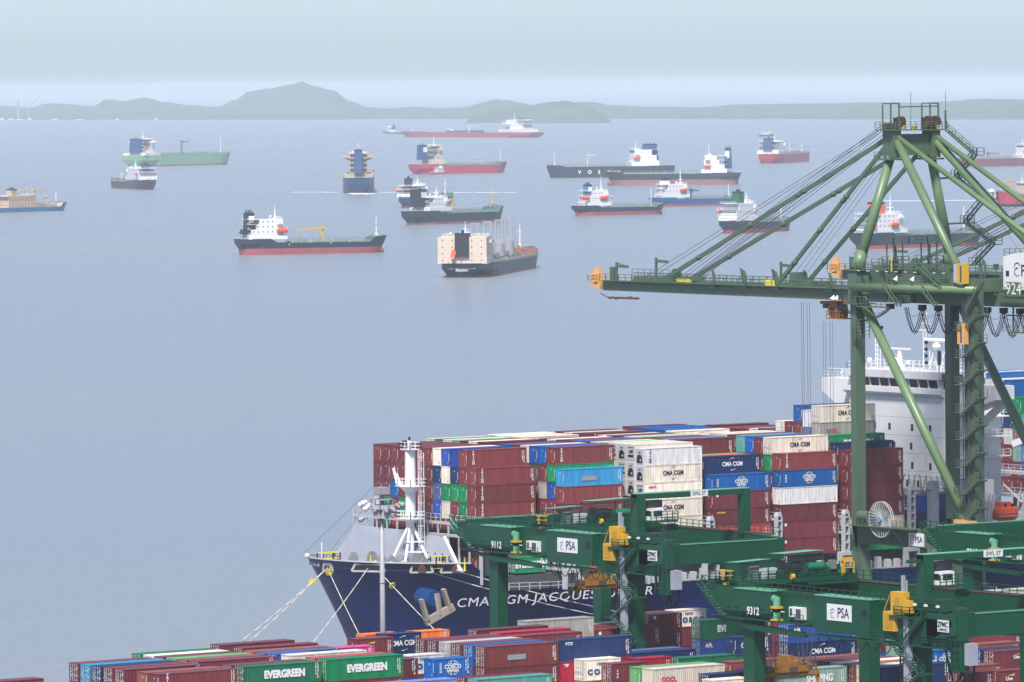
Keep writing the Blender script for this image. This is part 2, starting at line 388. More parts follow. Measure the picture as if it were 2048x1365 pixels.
def mark_mesh(L, H, kind):
    """number columns and warning stickers at the right end of the -Y side ('s'), on the doors ('d') or on the plain end ('e')"""
    k = ('mk', L, H, kind)
    if k in CM: return CM[k]
    rr = random.Random(hash((round(L), round(H*10), kind)) & 255); b = MB()
    if kind == 's':
        for x, z0, z1 in ((L-.95, .9, 2.35), (L-.62, .45, 2.4)):
            z = z0
            while z < z1:
                h = rr.choice((.1, .14, .2))
                b.box(x, x+rr.choice((.08, .13, .17)), -.012, .03, z, z+h, 0); z += h+rr.choice((.07, .1))
        b.box(L-.72, L-.42, -.012, .03, .42, .72, 1)
    elif kind == 'd':
        for i in range(9):
            y = 1.3+rr.uniform(.1, .75) if i > 3 else rr.uniform(.15, .85); z = rr.uniform(.5, H-.4)
            b.box(-.02, .03, y, y+rr.uniform(.12, .3), z, z+rr.uniform(.05, .14), 0)
        b.box(-.02, .03, 1.5, 1.78, H*.36, H*.36+.28, 1)
    else:
        b.box(-.008, .04, 1.1, 1.25, H*.72, H*.72+.12, 0); b.box(-.008, .04, .5, .68, .35, .62, 1); b.box(-.008, .04, .22, .26, .8, 2.1, 0)
    CM[k] = b.mesh('markings', [MRK, YEL]); return CM[k]
def reefer_mesh(H, v):
    k = ('rf', H, v)
    if k in CM: return CM[k]
    b = MB(); b.box(-.03, .09, .16, CW-.16, .18, H-.14, 0)
    if v:
        b.tube((-.05, CW/2, 1.15), (.0, CW/2, 1.15), .72, n=18, mi=1); b.box(-.06, 0, .45, 1.95, .45, 1.0, 1)
        b.box(-.09, -.03, .75, 1.1, .75, 1.1, 0); b.box(-.1, -.05, .55, .95, .62, .74, 2); b.box(-.07, 0, .9, 1.5, 2.15, 2.3, 1)
    else:
        b.box(-.06, 0, .4, 1.9, .75, 1.15, 1); b.box(-.06, 0, .55, 1.1, 1.45, 1.95, 1); b.box(-.07, 0, 1.2, 1.6, 1.4, 1.9, 2); b.box(-.06, 0, .4, 2.0, 2.3, 2.42, 2)
    CM[k] = b.mesh('reefer_unit', [LGR, BLK, DGR]); return CM[k]
def swoosh(par, cx, cz, s, mt, L):
    """the two open arcs over and under the shipping line's name"""
    b = MB()
    for sg in (1, -1):
        pts = []
        for i in range(9):
            t = i/8; x = -.95*s+t*1.35*s; z = (1.0+.42*math.sin(t*1.5))*s*.95
            pts.append((x, z, .02+.13*t*s))
        for (x0, z0, w0), (x1, z1, w1) in zip(pts[:-1], pts[1:]):
            q = [(cx+sg*x0, -.014, cz+sg*(z0-w0)), (cx+sg*x1, -.014, cz+sg*(z1-w1)), (cx+sg*x1, -.014, cz+sg*z1), (cx+sg*x0, -.014, cz+sg*z0)]
            b.quad(*(q if sg > 0 else q))
    return b.build('logo_arc', mt, par)
def globe(par, cx, cz, r, mt):
    b = MB()
    def arc(rx, rz, z0=0, n=20, wd=.07):
        P = [(cx+rx*math.cos(2*math.pi*i/n), cz+z0+rz*math.sin(2*math.pi*i/n)) for i in range(n+1)]
        for (xa, za), (xb, zb) in zip(P[:-1], P[1:]):
            if abs((za+zb)/2-cz) < r*.36: continue
            d = Vector((xb-xa, 0, zb-za)).normalized(); nn = Vector((-d.z, 0, d.x))*wd/2
            b.quad((xa-nn.x, -.014, za-nn.z), (xb-nn.x, -.014, zb-nn.z), (xb+nn.x, -.014, zb+nn.z), (xa+nn.x, -.014, za+nn.z))
    arc(r, r); arc(r*.45, r)
    for s in (-1, 1): b.box(cx-r*.8, cx+r*.8, -.016, -.01, cz+s*r*.55-.03, cz+s*r*.55+.03)
    return b.build('globe_emblem', mt, par)
def brand(o, code, L, H):
    """lettering on the long side facing the yard"""
    y = -.016; cz = H*.52
    if code == 'cma': text('CMA CGM', o, (L*.5, y, cz), 1.02, XR, ZU, MRK if o['dk'] else MNV, .025, .92); swoosh(o, L*.5, cz, .8, MRK if o['dk'] else MNV, L)
    elif code == 'cos': text('COSCO', o, (L*.5, y, cz+.12), .78, XR, ZU, MRK, .035, 1.0); text('SHIPPING', o, (L*.5, y, cz-.38), .46, XR, ZU, MRK, .02, 1.0); globe(o, L*.5, cz, .98, MRK); text('中远海运', o, (1.05, y, cz), .42, XR, ZU, MRK, .01, stack=True)
    elif code == 'evg': text('EVERGREEN', o, (L*.52, y, cz-.05), 1.35, XR, ZU, MRK, .06, .9)
    elif code == 'tri': text('TRITON', o, (1.3, y, cz+.05), .50, XR, ZU, MRK if o['dk'] else MNV, .03, 1.25, stack=True)
    elif code == 'tex': text('tex', o, (.8, y, H*.8), .5, XR, ZU, MRK, .02)
    elif code == 'sea': text('seaco', o, (1.7, y, H*.78), .62, XR, ZU, MRD if not o['dk'] else YEL, .02, 1.15)
    elif code == 'ool': text('OOCL', o, (L*.17+.6, y, H*.48), .85, XR, ZU, MRD, .03, 1.05)
    elif code == 'apl': text('APL', o, (1.5, y, H*.66), .8, XR, ZU, MRK if o['dk'] else BLU, .04, 1.05); b = MB(); b.box(1.0, 2.0, y-.002, y+.01, H*.66+.42, H*.66+.52); b.build('logo_bar', MRD, o)
    elif code == 'aplB': text('APL', o, (L*.45, y, H*.42), 1.3, XR, ZU, BLU, .05, 1.05); b = MB(); b.prism([(L*.33, H*.78), (L*.57, H*.84), (L*.53, H*.74), (L*.37, H*.70)], y-.002, y+.01, 'y'); b.build('logo_wing', MRD, o)
    elif code == 'uex': text('Uex', o, (L*.33, y, H*.62), .75, XR, ZU, MRK, .02); b = MB(); b.prism([(L*.3, H*.76), (L*.48, H*.84), (L*.48, H*.74)], y-.002, y+.01, 'y'); b.build('logo_stripe', SYEL, o)
    elif code == 'shp': text('SHIPPING', o, (L*.62, y, cz), 1.35, XR, ZU, MRK, .045, .8)
    elif code == 'coW': text('COSCO', o, (L*.5, y, H*.4), .95, XR, ZU, BLU, .05, 1.3, spc=1.35); text('中远海运', o, (L*.45, y, H*.78), .4, XR, ZU, BLU, .01)
    elif code == 'te': text('tex', o, (.9, y, cz), .55, XR, ZU, MRK, .03, stack=True)
    elif code == 'ytx': text('TEXTAINER', o, (1.7, y, H*.78), .36, XR, ZU, SYEL, .02)
    elif code == 'vtx': text('VTX', o, (1.5, y, H*.8), .6, XR, ZU, MRK, .03, 1.1, shear=.3)
    elif code == 'box': b = MB(); b.box(.7, 1.15, y-.002, y+.01, H*.72, H*.72+.5); b.build('logo_plate', MRK, o)
    elif code == 'tip': text('TIP', o, (1.1, y, H*.78), .6, XR, ZU, MRK, .03)
    elif code == 'ghost': b = MB(); b.box(L*.3, L*.55, y-.002, y+.01, H*.3, H*.55); b.build('faded_patch', GRY, o)
BN = dict(cma='with the swoosh-framed name', cos='with a white globe emblem', evg='with big white lettering', tri='with stacked vertical lettering', sea='with a small name at one corner', ool='with small red letters', apl='with short white name', aplB='with blue letters under a red wing', uex='with a yellow-striped logo', shp='with large white lettering', coW='with blue letters', vtx='with slanted white letters', box='with a white square mark', tex='with tiny letters', te='with stacked small letters', ytx='with a small yellow name', tip='with a short white name', ghost='with a faded patch')
GCOUNT = 0
REST = []
KEEP = set()
KS = "0,6,c,i,o,u,10,16,1c,1i,1o,1u,20,26,2c,2i,2o,2u,30,36,3c,3i+2,3o,3u,40,46,4c,4h,4m+2,4s+2,4y,54,5a,5g,5m+2,5s,5y,64,6a,6f+2,6j,6n,6r,6v+2,70,75+2,7a+2,7k,7p,7u,7z,84,89,8e+2,8j,8o,8t,8z+2,95,9b,9g,9l,9q,9v,a0,a5,aa+2,ag+2,am+2,as,ax,b2,b7,bc,bh,br,bw,c1,c6,cb,cg,cl,cq,cv,d0,d5,da,dg+3,dl+5,ds+4,dx+5,e3+5,e9+5,ef+5,el,er+5,ex+5,f3+3,f7,f9+5,ff+3,fk+4,fq+4,fw+4,g2,g6,g9,gb,gd,gf+b,gr+4,gx+4,h2,h5,h7,h9,hb+5,hi,hk+2,hn,hp+4,hu+3,i0,i3,i6,i8,ia,ic+6,ij,il,in,ip,ir+a,j3+2,j7,ja,jd,jg,jj,ju,jx,jz,k1,k3,k5,k7+a,kj,ko+2,ku+2,kz+2,l3,l6,lb,ld,lf,lh,lj,ll,ln,lr+2,lv,n7,na,nc,ne,ng+6,nn+5,nu+5"
if KS[0] != '@':
    i = -1
    for ch in KS.split(','):
        a, _, n = ch.partition('+'); a = int(a, 36); n = int(n or '1', 36)
        KEEP |= set(range(a, a+n))
def container(x, y, z, L, H, col, where, code=None, end='p', group='shipping containers stacked in the yard', marks=True):
    global GCOUNT
    GCOUNT += 1
    if KEEP and GCOUNT-1 not in KEEP: REST.append((x, y, z, L, H, col)); return None
    cn, rgb = COLS[col]
    o = link('shipping_container', ctn_mesh(L, H, 'd' if end == 'd' else 'p'), None, (x, y, z))
    o.color = (*rgb, 1); o['dk'] = int(sum(rgb) < 1.2)
    nm = BN.get(code, '') if code else ''
    lab = f"{cn} container {nm+' ' if nm else ''}{where}"
    w = lab.split()
    if len(w) > 16: lab = f"{cn} container {where}"
    tag(o, lab, 'container', group)
    if end == 'd':
        for k in (0, 1):
            d = link('door', door_mesh(H), o, (0, .16+k*1.06, 0)); d.color = o.color
            link('lock_rods', rod_mesh(H), d)
        link('markings', mark_mesh(L, H, 'd'), o)
    elif end == 'r' or end == 'q': link('reefer_unit', reefer_mesh(H, end == 'r'), o)
    elif marks: link('markings', mark_mesh(L, H, 'e'), o)
    if marks: link('markings', mark_mesh(L, H, 's'), o)
    if code: brand(o, code, L, H)
    return o
ORD = ['nearest', 'second', 'third', 'fourth', 'fifth', 'sixth', 'seventh', 'eighth', 'ninth', 'tenth', 'eleventh', 'twelfth', 'thirteenth', 'fourteenth', 'fifteenth', 'sixteenth', 'seventeenth', 'eighteenth']
TIER = ['top', 'second', 'third', 'fourth', 'fifth', 'sixth', 'seventh', 'eighth']
# ------------------------------------------------------------ yard stacks: x, y of nearest row, roof height, length, colours near to far, end kind, colours down the near row, names, place
YARD = [
 (447.1, 710.55, 20.61, 12.19, 'MMNLM', 'd', 'MMM', [], 'far left end stack'),
 (460.6, 713.4, 20.67, 12.19, 'MSEMWG', 'd', '', [], 'stack behind far left one'),
 (473.2, 727.65, 21.2, 12.19, 'M', 'd', '', [], 'left by the mooring lines'),
 (473.2, 721.95, 21.17, 12.19, 'R', 'd', '', [], 'left under the mooring lines'),
 (473.0, 719.1, 20.92, 12.19, 'S', 'd', '', [], 'left of the pink one'),
 (473.0, 716.25, 20.86, 12.19, 'K', 'd', '', [], 'beside the pink one'),
 (473.0, 713.4, 20.93, 6.06, 'U', 'd', '', [], 'behind the cream one at left'),
 (447.0, 702.0, 20.63, 12.19, 'RS', 'p', '', ['tri'], 'before the far left stack'),
 (460.3, 702.0, 20.79, 12.19, 'DM', 'd', 'DM', ['evg'], 'left of the lamp mast'),
 (473.4, 710.55, 20.95, 12.19, 'W', 'p', '', [], 'behind the left green pair'),
 (473.5, 702.0, 20.95, 12.19, 'GF', 'd', 'GM', ['evg', None], 'behind the lamp mast foot'),
 (486.7, 719.1, 20.6, 6.06, 'P', 'p', '', [], "under the ship's stem"),
 (493.8, 724.8, 21.01, 6.06, 'M', 'p', '', ['uex'], "below the ship's anchor"),
 (500.5, 727.65, 21.1, 6.06, 'N', 'p', 'NY', ['cma'], 'beside the lamp mast'),
 (528.7, 761.0, 17.71, 6.06, 'O', 'd', '', [], 'orange pair below the anchor'),
 (519.9, 761.0, 17.79, 6.06, 'O', 'd', '', [], 'orange pair behind lamp mast'),
 (499.2, 702.0, 21.16, 12.19, 'RBMYMM', 'd', 'RM', ['ghost', 'te'], "six-wide stack below ship's name"),
 (511.6, 702.0, 21.32, 12.19, 'N', 'd', 'NC', ['vtx', 'tip'], 'dark pair at left girder leg'),
 (511.6, 713.4, 21.11, 12.19, 'R', 'd', '', [], 'between the crane legs'),
 (513.8, 719.1, 21.1, 12.19, 'C', 'd', '', [], 'behind the six-wide stack'),
 (514.1, 724.8, 21.1, 12.19, 'M', 'd', '', [], 'under the left crane leg'),
 (548.7, 761.0, 18.11, 12.19, 'Y', 'p', '', [None], 'below the mooring lines'),
 (561.1, 761.0, 16.13, 12.19, 'MMMV', 'd', 'MM', ['box'], 'at crane 9112 stair leg'),
 (573.4, 763.85, 17.53, 6.06, 'MM', 'd', '', ['box'], 'right of the stair leg'),
 (584.5, 772.4, 17.04, 6.06, 'W', 'd', '', ['coW'], 'next to the stair leg top'),
 (585.2, 766.7, 15.82, 12.19, 'D', 'd', 'DU', ['evg', 'apl'], 'left of crane 9312 leg'),
 (586.8, 775.25, 12.8, 6.06, 'MK', 'd', '', ['uex'], 'behind the dark green one'),
 (527.0, 707.7, 18.2, 12.19, 'NK', 'p', '', [], 'foot of the stair leg'),
 (516.5, 696.65, 18.17, 6.06, 'M', 'd', '', ['te'], 'front of the stair leg'),
 (522.8, 699.5, 18.31, 6.06, 'C', 'p', '', [], 'crimson row by the stair leg'),
 (517.0, 688.1, 18.03, 12.19, 'WE', 'p', '', ['ool'], 'bottom edge below stair leg'),
 (514.0, 699.5, 18.68, 6.06, 'W', 'd', '', ['coW'], 'rusty one before navy stack'),
 (490.1, 690.95, 18.08, 12.19, 'TM', 'd', '', [], 'bottom edge centre'),
 (487.0, 696.65, 20.52, 6.06, 'B', 'p', 'BV', ['cos'], 'right of lamp mast foot'),
 (492.3, 710.55, 19.77, 6.06, 'V', 'p', '', ['coW'], 'behind the blue emblem one'),
 (486.0, 707.7, 19.65, 6.06, 'M', 'p', '', [], 'behind the lamp mast'),
 (472.4, 688.1, 18.79, 12.19, 'H', 'p', '', [], 'bottom edge by lamp mast'),
 (530.1, 699.5, 17.95, 12.19, 'D', 'd', '', [], 'before the left crane leg'),
 (532.5, 690.95, 17.86, 12.19, 'S', 'p', '', [], 'at crane 9312 left leg'),
 (528.6, 682.4, 17.93, 12.19, 'P', 'p', '', [], 'behind the hanging spreader'),
 (517.9, 676.7, 18.04, 12.19, 'N', 'd', '', [], 'bottom edge left of spreader'),
 (514.2, 671.0, 17.92, 6.06, 'W', 'd', '', [], 'bottom edge under navy one'),
 (526.8, 673.85, 18.13, 12.19, 'A', 'p', '', ['shp'], 'right of the hanging spreader'),
 (553.5, 704.85, 20.87, 12.19, 'U', 'd', 'UN', ['apl', 'cma'], 'under crane 9312 girder'),
 (553.1, 710.55, 20.96, 6.06, 'R', 'p', '', ['tri'], 'left under crane 9312 girder'),
 (540.0, 699.5, 20.29, 6.06, 'N', 'p', '', ['cma'], 'tucked beside 9312 left leg', 1),
 (542.6, 671.0, 17.89, 12.19, 'NWSWMMS', 'd', 'NM', [], 'long roofs at 9312 middle leg'),
 (570.6, 702.0, 18.17, 6.06, 'A', 'd', 'AM', [], 'between the right crane legs'),
 (568.7, 707.7, 18.68, 12.19, 'M', 'p', '', [], 'behind the sage one right'),
 (562.9, 685.25, 18.01, 6.06, 'B', 'p', '', ['cos'], 'right of 9312 stair leg'),
 (569.8, 679.55, 17.91, 12.19, 'MN', 'd', '', ['uex'], 'right end below cable tray'),
 (581.5, 702.0, 18.06, 12.19, 'M', 'p', '', [], 'under right tie beam'),
 (569.3, 688.1, 18.1, 12.19, 'S', 'p', '', [], 'above the right end stack'),
 (542.3, 654.25, 18.29, 6.06, 'M', 'd', '', ['box'], 'bottom right corner, left'),
 (549.1, 654.25, 18.18, 6.06, 'M', 'd', '', ['uex'], 'bottom right corner, right'),
 (548.6, 659.95, 18.49, 6.06, 'S', 'd', '', [], 'behind the bottom right pair'),
 (638.1, 761.0, 17.86, 12.19, 'Y', 'd', '', [], 'far right by the hull'),
 (634.1, 769.55, 17.6, 12.19, 'N', 'p', '', [], 'far right under the hull'),
 (423.4, 702.0, 21.17, 6.06, 'R', 'd', '', [], 'lone at bottom left edge'),
]
LOWC = 'MMMRMMBNMGMWMYMTURMS'
rr = random.Random(11)
for x, y, zt, L, cols, end, low, codes, where, *nn in YARD:
    n = nn[0] if nn else max(1, round((zt-4)/2.82))
    for r, c in enumerate(cols):
        z = zt
        for t in range(n):
            H = 2.896 if t < n-1 else 2.591
            if t == 0 and zt-4 < n*2.896-.5: H = 2.591
            z -= H
            if t == 0: cc = c
            elif r == 0 and t < len(low): cc = low[t]
            else: cc = rr.choice(LOWC)
            pos = (ORD[r]+' row back, ' if len(cols) > 1 and r else 'front row, ' if len(cols) > 1 else '')+TIER[t]+' tier, '+where
            code = codes[t] if r == 0 and t < len(codes) else ('tri' if r == 0 and t in (1, 2) and cc in 'R' else None)
            show = (r == 0 and t < 3) or t == 0
            container(x, y+2.85*r, max(z, 4.01), L, H, cc, pos, code, end if (t < 3) else 'p', marks=show)
            z -= .0
# ------------------------------------------------------------ the moored container ship
YC = 877.1
ship = thing('container_ship', 'huge dark blue container ship moored at the quay with white bridge house', 'container ship', (588, YC, 0))
def SH(b, name, mt, par=None, smooth=False):
    """build a part given in world coordinates under the ship"""
    b.v = [(x-588, y-YC, z) for x, y, z in b.v]; return b.build(name, mt, par or ship, smooth)
def hull():
    b = MB()
    dk = []
    for k in range(22):
        t = (k/21)**2; dk.append((590.87+38.3*t, 24.1*(1-(1-t)**1.3)**(1/2.47)))
    dk += [(660, 24.1), (760, 24.1), (860, 24.1), (875, 23.5), (885, 21.5)]
    zs = [-5, 2, 6, 9.5, 12, 13.4]
    rows = []
    for x, wd in dk:
        zt = 18.15+.58*max(0, 1-(x-590.87)/25)**2 if x <= 608 else (18.15-(x-608)*.86 if x < 613.5 else 13.4)
        row = []
        for i, f in enumerate((0, .2, .42, .62, .8, 1)):
            z = -5+(zt+5)*f
            # local station shift (rake) and fining below
            k = (z+5)/24.0
            xs = x+(1-k)**1.25*13.5*max(0, 1-(x-590.8)/60)
            fine = min(1, max(0, (xs-600)/70+(.10)))            # waterline fullness growing aft
            w0 = 24.1*fine**.7
            wz = w0+(wd-w0)*k**1.6 if wd > w0 else wd
            if wd < .01: wz = 0
            row.append((xs, wz, z))
        rows.append(row)
    n = 6
    for sgn in (-1, 1):
        base = len(b.v)
        for row in rows: b.v += [(x, YC+sgn*w_, z) for x, w_, z in row]
        for i in range(len(rows)-1):
            for j in range(n-1):
                q = (base+i*n+j, base+(i+1)*n+j, base+(i+1)*n+j+1, base+i*n+j+1)
                b.f.append(q if sgn < 0 else q[::-1]); b.m.append(0)
    return b, rows
b, rows = hull()
HM = mat('hull_navy', (.003, .016, .105), .42, var=.22, scale=.12, streak=1)
HO = SH(b, 'hull', HM, smooth=True)
# transom + decks
b = MB(); top = [r[-1] for r in rows]
for (x0, w0, z0), (x1, w1, z1) in zip(top[:-1], top[1:]):
    d = 1.3 if x0 < 608 else .02
    b.quad((x0+.25, YC-max(0, w0-.3), z0-d), (x1+.1, YC-w1+.3, z1-d), (x1+.1, YC+w1-.3, z1-d), (x0+.25, YC+max(0, w0-.3), z0-d))
SH(b, 'deck', GRY)
b = MB()   # white bulwark cap round the bow
for s in (-1, 1):
    pts = [(x, YC+s*w_, z) for x, w_, z in top[:15]]
    for p, q in zip(pts[:-1], pts[1:]): b.bar(p, q, .32, .22)
SH(b, 'bulwark_rail', LGR)
b = MB()   # inner face of the bulwark seen across the bow
pts = [(x+.35, YC+w_-.35, z) for x, w_, z in top[1:15]]
for p, q in zip(pts[:-1], pts[1:]): b.quad((p[0], p[1], p[2]-1.35), (q[0], q[1], q[2]-1.35), q, p)
for p in pts[::1]: b.bar((p[0], p[1], p[2]-1.3), p, .2)
SH(b, 'bulwark', LGR)
# name on the bow, ship's side (the side is still slightly flared there)
NY = 853.0-.3
text('CMA CGM JACQUES JUNIOR', HO, (620.6-588, NY-YC, 12.3), 2.05, XR, ZU, mat('hull_lettering', (.62, .62, .64), .6), .035, 1.42, 1.1, shear=.18)
# anchor pocket and anchor
b = MB(); b.tube((600.6, 862.5, 12.9), (600.2, 858.2, 12.9), 1.5, 1.3, n=20); SH(b, 'anchor_pocket', mat('pocket_blue', (.006, .05, .19), .4), HO)
b = MB(); A = mat('galvanised_anchor', (.30, .26, .22), .8)
b.bar((598.9, 855.8, 13.9), (599.1, 855.2, 10.3), .7, .6); b.bar((596.6, 855.9, 9.2), (601.6, 855.0, 11.6), 1.0, 1.2)
b.bar((596.8, 855.6, 9.6), (595.6, 855.6, 13.1), .95, .5); b.bar((600.9, 855.0, 11.2), (599.6, 855.0, 14.6), .95, .5)
SH(b, 'anchor', A)
# fairleads (mooring openings) in the bow
def on_hull(px, py, dz=0):
    """point of the bow shell hit by the line of sight"""
    r = ray(px, py); best = None
    for sgn in (-1,):
        for i in range(len(rows)-1):
            for j in range(5):
                P = [Vector((q[0], YC+sgn*q[1], q[2])) for q in (rows[i][j], rows[i+1][j], rows[i+1][j+1], rows[i][j+1])]
                for tri in ((P[0], P[1], P[2]), (P[0], P[2], P[3])):
                    from mathutils.geometry import intersect_ray_tri
                    h = intersect_ray_tri(*tri, r, Vector((0, 0, HC)), True)
                    if h and (best is None or (h-Vector((0, 0, HC))).length < best[1]):
                        nn = (tri[1]-tri[0]).cross(tri[2]-tri[0]).normalized()
                        if nn.dot(r) > 0: nn = -nn
                        best = (h, (h-Vector((0, 0, HC))).length, nn)
    return best
FL = []
for px, py, wd in ((626, 1131, 1.0), (645, 1132, 1.3), (737, 1135, 2.9), (843, 1137, 1.9), (903, 1137, 1.9)):
    h = on_hull(px, py)
    k = 0
    while not h and k < 12: k += 1; h = on_hull(px+6*k, py+k)
    if not h: continue
    p, _, nn = h; tg = nn.cross(Vector((0, 0, 1))).normalized(); tg = tg if tg.x > 0 else -tg
    b = MB(); up = Vector((0, 0, 1)); o = p+nn*.12
    for s in (-1, 1): b.bar(o+tg*(wd*s*.78)+up*.55, o+tg*(wd*s)-up*.6, .28, .35)
    b.bar(o-tg*wd*.85+up*.6, o+tg*wd*.85+up*.6, .3, .4); b.bar(o-tg*wd+up*-.6, o+tg*wd-up*.6, .2, .3)
    SH(b, 'fairlead', mat('fairlead_steel', (.42, .42, .40), .6), HO)
    b = MB(); b.bar(o-tg*wd*.8, o+tg*wd*.8, .12, 1.0, up=(0, 0, 1)); SH(b, 'fairlead_opening', BLK, HO)
    FL.append(p+nn*.3)
# forecastle: winches, bollards, rails
b = MB(); rr = random.Random(3)
zf = 16.9
for x, y, r_, L_ in ((595.2, 863.2, 1.0, 2.6), (596.5, 866.5, 1.5, .5), (599.5, 863.6, 1.0, 2.6), (602.3, 862.8, 1.7, .45), (603.6, 863.4, 1.7, .4), (604.6, 861.6, 1.3, .5), (597.3, 872, 1.5, .5), (600, 880, 1.6, .5), (593.5, 870, 1.0, 2.2), (598.5, 887, 1.4, .5), (604.5, 871.5, 1.3, 2.0)):
    b.tube((x, y-L_/2, zf+r_*.95), (x, y+L_/2, zf+r_*.95), r_, n=18)
    b.tube((x, y-L_/2-.12, zf+r_*.95), (x, y-L_/2+.04, zf+r_*.95), r_*1.12, n=18); b.tube((x, y+L_/2-.04, zf+r_*.95), (x, y+L_/2+.12, zf+r_*.95), r_*1.12, n=18)
b.v = [(602+(x-602)*.55, 873+(y-873)*.62, 16.9+(z-16.9)*.8) for x, y, z in b.v]; SH(b, 'mooring_winch', mat('winch_grey', (.26, .27, .28), .5, var=.3))
b = MB()
for x, y, r_, L_ in ((594.9, 864.2, 1.05, .9), (599.5, 864.4, 1.08, .6), (599.5, 863.1, 1.08, .5), (602.0, 864.5, .9, 1.0), (593.3, 869.5, 1.06, .8)): b.tube((x, y-L_/2, zf+1), (x, y+L_/2, zf+1), r_, n=16)
b.v = [(602+(x-602)*.55, 873+(y-873)*.62, 16.9+(z-16.9)*.8) for x, y, z in b.v]; SH(b, 'rope_coil', CRM)
b = MB()
for x, y in ((600.5, 862.5), (603.3, 864), (605.5, 860), (598, 866)):
    b.tube((x, y, zf+.9), (x+1.6, y+.8, zf+1.0), .42, n=10); b.box(x-.3, x+.5, y-.5, y+.5, zf, zf+.9)
SH(b, 'winch_gear', RUST)
b = MB()
for x0, y0, x1, y1 in ((592.8, 880, 594.8, 880), (595.2, 880.5, 596.6, 880.5), (602.6, 861.2, 603.8, 861.2), (604.4, 861.2, 605.2, 861.2)):
    b.rail([(x0, y0, zf+.6), (x1, y0, zf+.6), (x1, y0+1.6, zf+.6), (x0, y0+1.6, zf+.6), (x0, y0, zf+.6)], 1.9, .9, .13, 2); b.box(x0, x1, y0, y0+1.6, zf+.5, zf+.6)
for x, y in ((601.5, 867), (599, 875), (606.4, 859.8), (607.0, 859.3)): b.tube((x, y, zf), (x, y, zf+2.3), .2, .05, n=8)
SH(b, 'yellow_guard', SYEL)
b = MB(); b.tube((591.6, 878.5, 18.3), (591.6, 878.5, 21.4), .1, n=8); b.sph((591.2, 882.3, 19.0), .4)
SH(b, 'jack_staff', WHT)
# breakwater: sloping grey wall across the foredeck
b = MB(); BW = mat('breakwater_grey', (.29, .31, .37), .5, var=.07)
b.quad((605.4, 858.4, 17.0), (608.0, 866.6, 22.1), (608.0, 892.4, 22.9), (605.4, 896.2, 17.0)); b.quad((605.7, 858.4, 17.0), (605.7, 896.2, 17.0), (608.3, 892.4, 22.9), (608.3, 866.6, 22.1))
SH(b, 'breakwater', BW)
b = MB()
for i in range(13):
    y = 865+i*2.1; t = .45+i*.012; x = 605.4+2.6*t; b.tube((x-.12, y, 17+5.1*t), (x+.1, y, 17+5.1*t), .2, n=10)
    if i < 4: y -= 3.2; b.tube((605.9, y, 18.4), (606.2, y, 18.4), .18, n=8)
SH(b, 'breakwater_port', BLK)
b = MB(); b.bar((608.1, 866.6, 22.1), (605.5, 858.3, 17.0), .5, .25); SH(b, 'breakwater_edge', WHT)
# foremast
FM = mat('mast_white', (.78, .78, .80), .4, var=.05)
b = MB(); mx, my = 605.2, 872.2
b.tube((mx, my, 25.6), (mx, my, 30.2), .85, n=18); b.tube((mx, my, 30.2), (mx, my, 36.4), .92, .86, n=18); b.tube((mx, my, 18.0), (mx, my, 25.6), .55, .6, n=12)
b.tube((mx, my, 29.4), (mx, my, 30.4), .9, 1.9, n=18); b.tube((mx, my, 24.3), (mx, my, 25.0), .7, 1.4, n=16)
for z, r_ in ((30.4, 2.3), (25.0, 2.1), (36.5, 1.5)):
    b.box(mx-r_*.7, mx+r_*.7, my-r_, my+r_, z, z+.14)
    b.rail([(mx-r_*.7, my-r_, z), (mx+r_*.7, my-r_, z), (mx+r_*.7, my+r_, z), (mx-r_*.7, my+r_, z), (mx-r_*.7, my-r_, z)], 1.25, 1.1, .09)
for dx, dy in ((1.2, -3.6), (-2.6, -2.0), (-3.2, 1.2), (2.8, 2.6)): b.tube((mx, my, 24.6), (mx+dx, my+dy, 17.8), .24, n=8)
for k in range(2): b.bar((mx-.2-1.6, my-1.2, 19.6+1.7*k), (mx+.8, my-2.6, 19.6+1.7*k), .22)
lx, ly = mx+.8, my-1.25
for dx in (-.25, .35): b.bar((lx+dx, ly-.3, 18.5), (lx+dx, ly-.3, 36.4), .1)
for i in range(36): b.bar((lx-.25, ly-.3, 18.8+i*.5), (lx+.35, ly-.3, 18.8+i*.5), .07)
for i in range(9): b.rail([(lx-.35, ly-.9, 20+i*1.9), (lx+.45, ly-.9, 20+i*1.9)], .1, 1, .08, 1); b.bar((lx-.35, ly-.9, 20+i*1.9), (lx-.35, ly-.3, 20+i*1.9), .07)
for dx in (-.35, .45): b.bar((lx+dx, ly-.9, 20), (lx+dx, ly-.9, 36), .07)
b.tube((mx, my+.2, 36.6), (mx, my+.2, 38.0), .33, n=10); b.tube((mx-.5, my-.4, 36.6), (mx-.5, my-.4, 37.6), .25, n=8)
b.bar((mx-.6, my+1.9, 30.5), (mx-.8, my+3.0, 32.4), .35); b.bar((mx-.6, my+2.9, 30.6), (mx-1, my+3.4, 33.4), .4)
SH(b, 'foremast', FM)
b = MB(); b.tube((mx, my+.2, 38.0), (mx, my+.2, 38.6), .2, n=8); b.box(mx-.8, mx-.3, my+.4, my+1.2, 36.8, 38.0); SH(b, 'mast_lamp', BLK)
# forestays of the mast
b = MB()
for q in ((589.5, 874, 19.5), (592, 884, 19.5)): b.tube((mx, my, 36.2), q, .035, n=5)
SH(b, 'mast_stay', WIRE)
